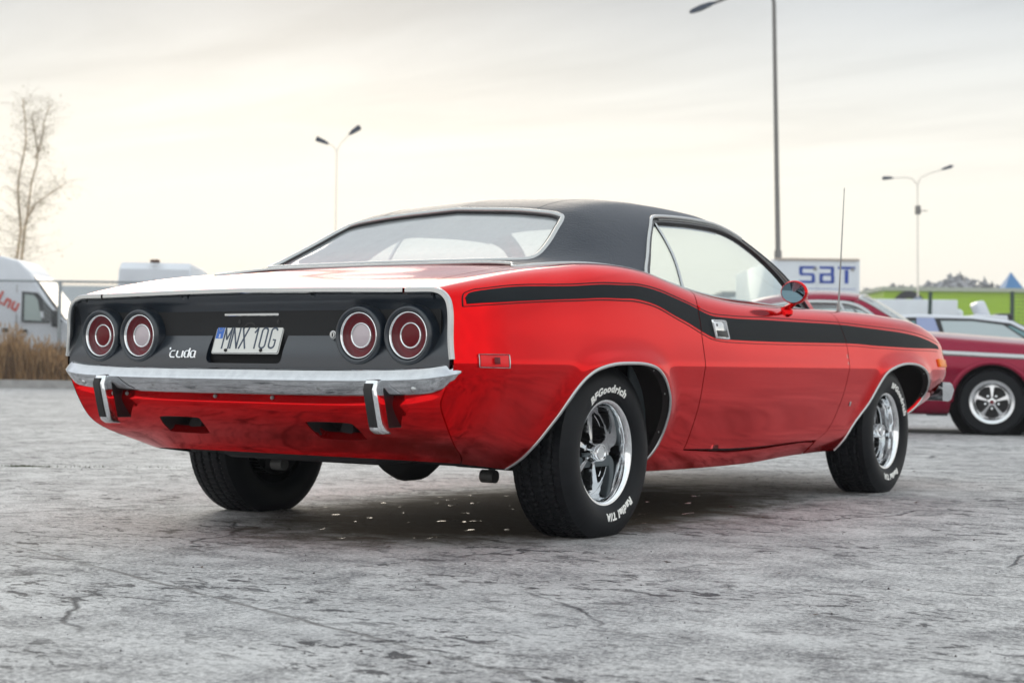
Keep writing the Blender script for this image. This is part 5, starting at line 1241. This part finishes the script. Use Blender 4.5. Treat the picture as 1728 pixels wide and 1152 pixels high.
# own frame: x forward, origin under the front axle
mx = np.array([-4.0, -3.8, -3.4, -2.6, -1.8, -1.0, -.6, -.2, .3, .7, .95])
rows = []
for x in mx:
    zt = np.interp(x, [-4, -3.4, -2, -1.1, -.9, .3, .95], [.90, .98, .99, .985, .99, .90, .85]); W_ = np.interp(x, [-4, -3.5, -2, 0, .7, .95], [.80, .90, .92, .92, .89, .84]); zb = np.interp(x, [-4, -3, -.5, .4, .95], [.34, .20, .19, .22, .32])
    rows.append([(.78*W_/.92, zb), (W_-.05, zb+.02), (W_-.015, .42), (W_, .60), (W_-.002, .70), (W_-.012, .785), (W_-.03, zt-.10), (W_-.065, zt-.022), (W_-.15, zt+.004), (W_*.72, zt+.018), (W_*.4, zt+.05), (0, zt+.06)])
MBODY = Loft(mx, rows); mfn, mnf = LT(MBODY)
def ssz(L_, x, z): s = np.linspace(0, .75, 400); return float(s[np.argmin(abs(L_(x, s)[:, 2]-z))])
def march(xc, r, zc0, zb_):
    pts = []
    for i in range(25):
        a = math.pi*i/24; x = xc-r*math.cos(a); z = zc0+r*math.sin(a)*1.0; pts.append((x, ssz(MBODY, x, z)))
    return [(pts[0][0]-.03, 0)]+pts+[(pts[-1][0]+.03, 0)]
for mir in (False, True):
    sg = 1 if mir else -1
    poly = [(-3.99, 0)]+march(-2.95, .37, .33, .2)+march(0, .385, .325, .2)+[(.94, 0), (.94, .45), (.94, .8), (.94, .999), (0, .999), (-.66, .999), (-.70, .80), (-2.5, .80), (-2.80, .80), (-2.85, .999), (-3.99, .999), (-3.99, .5)]
    fl = panel('body_side', mfn, mnf, ST(poly), MAG, MG, step=.045, mirror=mir, flange=.05)
    for xc, rr in ((0, .385), (-2.95, .37)):
        A = np.array(march(xc, rr, .325, .2)[1:-1]); P = MBODY(A[:, 0], A[:, 1], sg); N = MBODY.normal(A[:, 0], A[:, 1], sg); bead('arch_lip', P, N, .05, .018, MAG, fl)
        MB().lathe([(rr+.03, .0), (rr+.03, -.30), (0, -.32)], 40, sgn=-1*(-sg)*-1 if False else sg, c=(xc, sg*.84, .325)).build('wheel_well', DARK, fl)
    x = np.linspace(-3.95, .93, 60); s_ = np.array([ssz(MBODY, q, np.interp(q, [-3.95, -1, .93], [.85, .82, .735])) for q in x]); bead('belt_moulding', MBODY(x, s_, sg), MBODY.normal(x, s_, sg), .05, .012, BRIGHT, fl)
    simple_wheel('wheel', 0, sg*.79, .325, .325, .21, MG, sg, mat('cast_alloy', (.78, .79, .80), .25, 1), spokes=5); simple_wheel('wheel', -2.95, sg*.79, .325, .325, .21, MG, sg, MATS['cast_alloy'], spokes=5)
gx = np.array([-3.3, -2.9, -2.4, -1.9, -1.6, -1.4, -1.2, -1.0]); rows = []
for x in gx:
    zc0 = np.interp(x, [-3.3, -2.9, -2.5, -2.1, -1.75, -1.6, -1.3, -1.0], [1.0, 1.25, 1.37, 1.395, 1.375, 1.33, 1.16, .98]); zr = min(zc0-.03, 1.32); zr = np.interp(x, [-3.3, -2.9, -2.5, -1.8, -1.6, -1.3, -1.0], [.98, 1.18, 1.29, 1.32, 1.27, 1.11, .96])
    hr = np.interp(x, [-3.3, -2.8, -1.7, -1.3, -1.0], [.62, .60, .60, .66, .74]); rows.append([(.80, .965), (.80-.3*(.80-hr)+.01, .965+.3*(zr-.965)), (.80-.65*(.80-hr)+.015, .965+.65*(zr-.965)), (hr+.02, zr-.02*(zr-.96)), (hr-.04, zr+.45*(zc0-zr)), (hr*.6, zc0-.006), (0, zc0)])
rows = [[(a, b_+.05*min(1, max(0, (b_-.97)/.2))) for a, b_ in r] for r in rows]
SH = .36; MGR = Loft(gx+SH, rows); g1, g2 = LT(MGR)
rp = [(-3.25, .999), (-3.0, .45), (-3.2, .0), (-2.75, 0), (-2.6, .42), (-1.9, .45), (-1.70, .46), (-1.66, .6), (-1.64, .999)]
rp = [(x+SH, s-1) for x, s in rp]; panel('roof', g1, g2, rp+[(x, -t) for x, t in rp[::-1]], MAG, MG, step=.06)
wg = [(-1.64, .999), (-1.65, .6), (-1.55, .55), (-1.3, .50), (-1.08, .35), (-1.02, .6), (-1.01, .999)]; wg = [(x+SH, s-1) for x, s in wg]
wg_ = wg+[(x, -t) for x, t in wg[::-1]]
MGLS = glass('hardtop_glass', (.80, .86, .84), .06, white=.12)
panel('windscreen', g1, g2, wg_, MGLS, MG, step=.08, flange=0)
A = np.array(dens(wg_, .04)); bead('windscreen_frame', g1(A[:, 0], A[:, 1]), g2(A[:, 0], A[:, 1]), .035, .014, BRIGHT, MG, closed=True)
for mir in (False, True):
    sg = 1 if mir else -1
    sw_ = [(x+SH, s) for x, s in [(-2.75, .0), (-2.62, .36), (-1.95, .39), (-1.72, .37), (-1.5, .24), (-1.2, 0)]]
    panel('side_window', g1, g2, [(x, s-1) for x, s in sw_], MGLS, MG, step=.08, flange=0, off=-.01, mirror=mir)
    A = np.array(smooth_curve(sw_, 5)); bead('window_frame', MGR(A[:, 0], A[:, 1], sg), MGR.normal(A[:, 0], A[:, 1], sg), .04, .014, BRIGHT, MG)
    panel('windscreen_pillar', g1, g2, [(x+SH, s) for x, s in [(-1.72, .38-1), (-1.48, .24-1), (-1.16, -1), (-1.05, -.95), (-1.08, -.65), (-1.3, -.5), (-1.55, -.45), (-1.66, -.40)]], MAG, MG, step=.06, mirror=mir)
    A = np.array([(-1.85+SH, .38), (-1.78+SH, .2), (-1.72+SH, 0)]); bead('vent_window_post', MGR(A[:, 0], A[:, 1], sg), MGR.normal(A[:, 0], A[:, 1], sg), .03, .012, BRIGHT, MG)
b = MB(); b.box((-3.0, -.7, .3), (-.7, .7, .93)); b.build('cabin_tub', TRIMIN, MG); b = MB(); b.box((-3.6, -.6, .2), (.8, .6, .34)); b.box((-.62, -.80, .18), (-.42, -.70, .26)); b.build('floor_pan', DARK, MG)
P = MBODY(.945, np.linspace(0, 1, 30)); V = [tuple(p) for p in P]+[tuple(p*[1, -1, 1]) for p in P[::-1][1:]]; mesh('grille', V, [tuple(range(len(V)))], CHROME, MG, False)
P = MBODY(-3.995, np.linspace(0, 1, 30)); V = [tuple(p) for p in P]+[tuple(p*[1, -1, 1]) for p in P[::-1][1:]]; mesh('tail_panel', V, [tuple(range(len(V)))], MAG, MG, False)

# ---- white estate behind it
WCAR = mat('white_car_paint', (.66, .69, .75), .35, 0, .8); LIL = mat('lilac_paint', (.30, .36, .58), .4, 0, .5)
ES = tag(empty('estate_car', W(8.35, 26.0, 0)), 'white family car with teal tinted windows, parked behind the magenta hardtop', 'car'); ES.rotation_euler = (0, 0, RZ)
prof = [(1.6, .3), (1.62, .62), (1.5, .80), (1.1, .92), (.35, 1.02), (-.45, 1.44), (-1.0, 1.505), (-1.9, 1.53), (-2.5, 1.49), (-2.75, 1.38), (-3.0, .98), (-3.1, .6), (-3.05, .3)]
wa = lambda x, z: .90*(1-.16*max(0, (z-.95)/.6))*(1-.08*max(0, (x-.9)/.7)**2)
profile_body('body', prof, wa, WCAR, ES, .05)
for s_ in (-1, 1):
    side_plate('window_frame', [(-2.35, .99), (.28, .99), (-.50, 1.40), (-1.1, 1.465), (-2.1, 1.475), (-2.5, 1.40)], wa, .004, BLK, ES, s_)
    side_plate('rear_quarter_glass', [(-2.40, 1.02), (-2.0, 1.02), (-2.0, 1.42), (-2.42, 1.38)], wa, .010, mat('teal_glass', (.10, .24, .26), .08, 0, 1), ES, s_)
    side_plate('side_pillar', [(-1.98, .985), (-1.55, .985), (-1.70, 1.47), (-1.98, 1.47)], wa, .012, LIL, ES, s_)
    side_plate('door_glass', [(-1.5, 1.02), (-.10, 1.02), (-.62, 1.37), (-1.1, 1.425), (-1.60, 1.425)], wa, .012, mat('pale_glass', (.42, .50, .52), .08, 0, 1), ES, s_)
    side_plate('wing_glass', [(-.05, 1.02), (.20, 1.02), (-.50, 1.36), (-.55, 1.35)], wa, .012, MATS['teal_glass'], ES, s_)
    for x in (.95, -2.1): side_plate('wheel_opening', [(x+.37*math.cos(a), .33+.37*math.sin(a)) for a in [math.pi*i/14 for i in range(15)]], wa, .006, DARK, ES, s_); simple_wheel('wheel', x, s_*.78, .32, .32, .2, ES, s_)
    b = MB(); b.box((.0, s_*1.02-.12, .98), (.18, s_*1.02+.10, 1.14)); bevel(b.build('door_mirror', WCAR, ES), .04, 3)
V = [(x+.01, s_*wa(x, z)*.86, z+.015) for s_ in (-1, 1) for x, z in ((.30, 1.06), (-.42, 1.43))]; MB().add(V, [(0, 1, 3, 2)]).build('windscreen', MATS['teal_glass'], ES, False)

def copy_tree(o, parent=None):
    c = o.copy(); COL.objects.link(c); c.parent = parent
    for ch in list(o.children): copy_tree(ch, c)
    return c
ES2 = copy_tree(ES); ES2.location = W(10.55, 30.5, 0); ES2['label'] = 'second white car, mostly hidden behind the first one and cut by the right edge'
ES['group'] = ES2['group'] = 'white cars parked behind the magenta hardtop'
# ---- white box trailer, open car, hall, trees and wire fence
TR = tag(empty('box_trailer', W(16.2, 70, 0)), 'long white box trailer with a faint logo in front of the lime green hall', 'trailer'); TR.rotation_euler = (0, 0, RZ)
b = MB(); b.box((-6.5, 0, .9), (3.30, 2.5, 3.83)); bevel(b.build('trailer_box', BOXW, TR), .06, 2)
b = MB(); b.box((3.15, .1, 2.3), (3.62, 2.4, 3.45)); bevel(b.build('cooling_unit', BOXW, TR), .22, 4)
b = MB(); b.box((-6.4, .2, .5), (3.2, 2.3, .9)); b.build('chassis', DARK, TR)
for x in (-5.5, -4.3, 2.3): simple_wheel('wheel', x, .35, .48, .48, .28, TR, -1)
lg = MB(); lg.add([(.75+q, -.006, 2.66+z) for q, z in ((0, 0), (.95, .10), (1.15, .42), (1.0, .46), (.35, .34), (.1, .14))], [(0, 1, 2, 3, 4, 5)]); lg.build('trailer_logo', mat('faint_logo', (.30, .42, .46), .6), TR, False, fix=False)
OC = tag(empty('open_pickup', W(12.75, 45, 0)), 'small white vehicle with its pale lid raised, between the trailer and the wire fence', 'vehicle'); OC.rotation_euler = (0, 0, RZ)
prof = [(-.55, .4), (-.62, 1.5), (-.40, 2.1), (.1, 2.24), (.95, 2.22), (1.05, 1.5), (1.1, .4)]
profile_body('body', prof, lambda x, z: .8, WCAR, OC, .08)
Mx = Matrix.Translation((.66, .3, 2.2)) @ Matrix.Rotation(R(-24), 4, 'Y'); b = MB(); b.box((-.17, -.2, -.1), (.12, .5, .50), M=Mx); bevel(b.build('raised_lid', WCAR, OC), .1, 3)
b = MB(); b.box((.85, -.3, 2.1), (1.25, .3, 2.30)); bevel(b.build('roof_box', BLK, OC), .05, 2)
for x in (-.3, .8): simple_wheel('wheel', x, -.75, .32, .32, .2, OC, -1)

LIME = mat('lime_cladding', (.36, .56, .012), .55); LIMED = mat('lime_shadow', (.26, .42, .010), .6)
HALL = tag(empty('lime_hall', W(26.0, 112, 0)), 'long lime green industrial hall with a black arrow curve on its wall, right background', 'building'); HALL.rotation_euler = (0, 0, RZ)
b = MB(); b.box((0, 0, 0), (40, 20, 6.35)); b.build('wall', LIME, HALL)
for i in range(16):
    b = MB(); b.box((0, -.05, .30+i*.38), (40, 0, .44+i*.38)); b.build('cladding_rib', LIME, HALL)
b = MB(); b.box((-.2, -.3, 6.35), (40, 20, 6.62)); b.build('roof_edge', mat('hall_roof', (.42, .45, .36), .6), HALL)
b = MB(); b.box((12.5, -.12, 3.55), (40, -.02, 4.35)); b.build('dark_plinth', mat('plinth_dark', (.03, .045, .03), .6), HALL)
b = MB()
for cx0, a0_, a1_ in ((1.75, 172, 8),):
    P_ = [(cx0+1.0*math.cos(R(a0_+(a1_-a0_)*i/14))*1.15, 4.75+1.35*math.sin(R(a0_+(a1_-a0_)*i/14)), .10+.16*math.sin(math.pi*i/14)) for i in range(15)]
    V = []
    for i, (x, z, w) in enumerate(P_):
        dx = P_[min(i+1, 14)][0]-P_[max(i-1, 0)][0]; dz = P_[min(i+1, 14)][1]-P_[max(i-1, 0)][1]; l = math.hypot(dx, dz); V += [(x-dz/l*w, -.09, z+dx/l*w), (x+dz/l*w, -.09, z-dx/l*w)]
    b.add(V, [(2*i, 2*i+1, 2*i+3, 2*i+2) for i in range(14)])
b.build('arrow_emblem', BLK, HALL, False, fix=False)
GH = tag(empty('grey_hall', W(16.5, 125, 0)), 'plain grey hall left of the lime green one', 'building'); GH.rotation_euler = (0, 0, RZ)
b = MB(); b.box((0, 0, 0), (12.6, 14, 6.6)); b.build('wall', mat('grey_cladding', (.27, .30, .33), .7, nvar=.15, nscale=.5), GH); b = MB(); b.box((8.6, -.05, 4.9), (9.3, 0, 5.7)); b.build('door', mat('door_tan', (.40, .30, .24), .7), GH)
b = MB(); b.box((-.2, -.2, 6.6), (12.8, 14, 6.8)); b.build('roof', STEEL, GH)
BLUEP = mat('blue_paint', (.05, .19, .42), .5)
KI = tag(empty('blue_tower', W(39.3, 130, 0)), 'small blue pointed structure standing beyond the lime green hall', 'building'); KI.rotation_euler = (0, 0, RZ)
b = MB()
for x, w, z0, z1, pk in ((.3, .9, 0, 6.9, 7.0), (1.5, .75, 0, 7.6, 9.0), (2.2, .7, 0, 6.9, 7.3), (3.2, .65, 0, 7.2, 8.3)):
    b.add([(x-w/1, 0, z0), (x+w/1, 0, z0), (x+w/1, 2, z0), (x-w/1, 2, z0), (x-w/1, 0, z1), (x+w/1, 0, z1), (x+w/1, 2, z1), (x-w/1, 2, z1), (x, 1, pk)], [(0, 1, 5, 4), (1, 2, 6, 5), (2, 3, 7, 6), (3, 0, 4, 7), (4, 5, 8), (5, 6, 8), (6, 7, 8), (7, 4, 8)])
b.build('tower_body', BLUEP, KI, False)
# wire fence with dark posts
WF = tag(empty('wire_fence', W(15.0, 60, 0)), 'dark wire panel fence with steel posts in front of the lime green hall', 'fence'); WF.rotation_euler = (0, 0, RZ)
GRN = mat('fence_dark', (.02, .05, .04), .5)
for x, h in ((.6, 3.65), (3.75, 3.7), (6.9, 3.7), (10.0, 3.7)):
    MB().tube([(x+(.08 if x < 1 else 0), 0, h), (x, 0, 0)], .075, 8).build('fence_post', GRN, WF)
b = MB()
for i in range(24): b.tube([(3.6, 0, .3+i*.145), (12, 0, .3+i*.145)], .009, 3, caps=False)
for i in range(56): b.tube([(3.7+i*.15, 0, .2), (3.7+i*.15, 0, 3.65)], .004, 3, caps=False)
tag(b.build('wire_panel', GRN, WF, False, fix=False), kind='stuff')
# distant wood: one mass of bare crowns
TREE = mat('far_wood', (.27, .27, .285), .95, nvar=.4, nscale=.08); b = MB()  # light grey puts part of the distance haze into the tree colour
for i in range(1000):
    r = rng.uniform(44, 100); d = rng.uniform(235, 290); h = rng.uniform(11.5, 14.6)*(.92+.1*math.sin(r*.21)+.08*math.sin(r*.57)); p = W(r, d, 0)
    w = rng.uniform(2.5, 5.0); b.tube([(p.x, p.y, 0), (p.x, p.y, h*.7)], [.3, .1], 4, caps=False)
    for k in range(46):
        a = rng.uniform(0, 6.28); rr = w*rng.random()**.6; hz = h*(.35+.65*rng.random()); rr *= max(.12, 1-((hz/h-.55)/.5)**2); q = p+Vector((rr*math.cos(a), rr*math.sin(a), hz)); s_ = rng.uniform(.5, 1.1)
        v = [q+Vector(rng.normal(0, .6, 3))*s_ for _ in range(4)]; b.add(v, [(0, 1, 2), (0, 2, 3), (0, 3, 1)])
tag(b.build('distant_wood', TREE, None, False, fix=False), kind='stuff', label='hazy line of trees on the horizon at right')
HZ = MB(); 
c = [W(-200, -30), W(200, -30), W(200, 330), W(-200, 330)]; V = [(p.x, p.y, -1.0) for p in c]+[(p.x, p.y, 18.5) for p in c]
hz = HZ.add(V, [(3, 2, 1, 0), (4, 5, 6, 7), (0, 1, 5, 4), (1, 2, 6, 5), (2, 3, 7, 6), (3, 0, 4, 7)])
hm = bpy.data.materials.new('haze_air'); hm.use_nodes = True; hm.node_tree.nodes.clear(); ho = hm.node_tree.nodes.new('ShaderNodeOutputMaterial'); hv = hm.node_tree.nodes.new('ShaderNodeVolumePrincipled')
hv.inputs['Color'].default_value = (.93, .95, 1, 1); hv.inputs['Density'].default_value = .0010; hm.node_tree.links.new(hv.outputs[0], ho.inputs['Volume'])
tag(hz.build('haze', hm, None, False), kind='stuff')
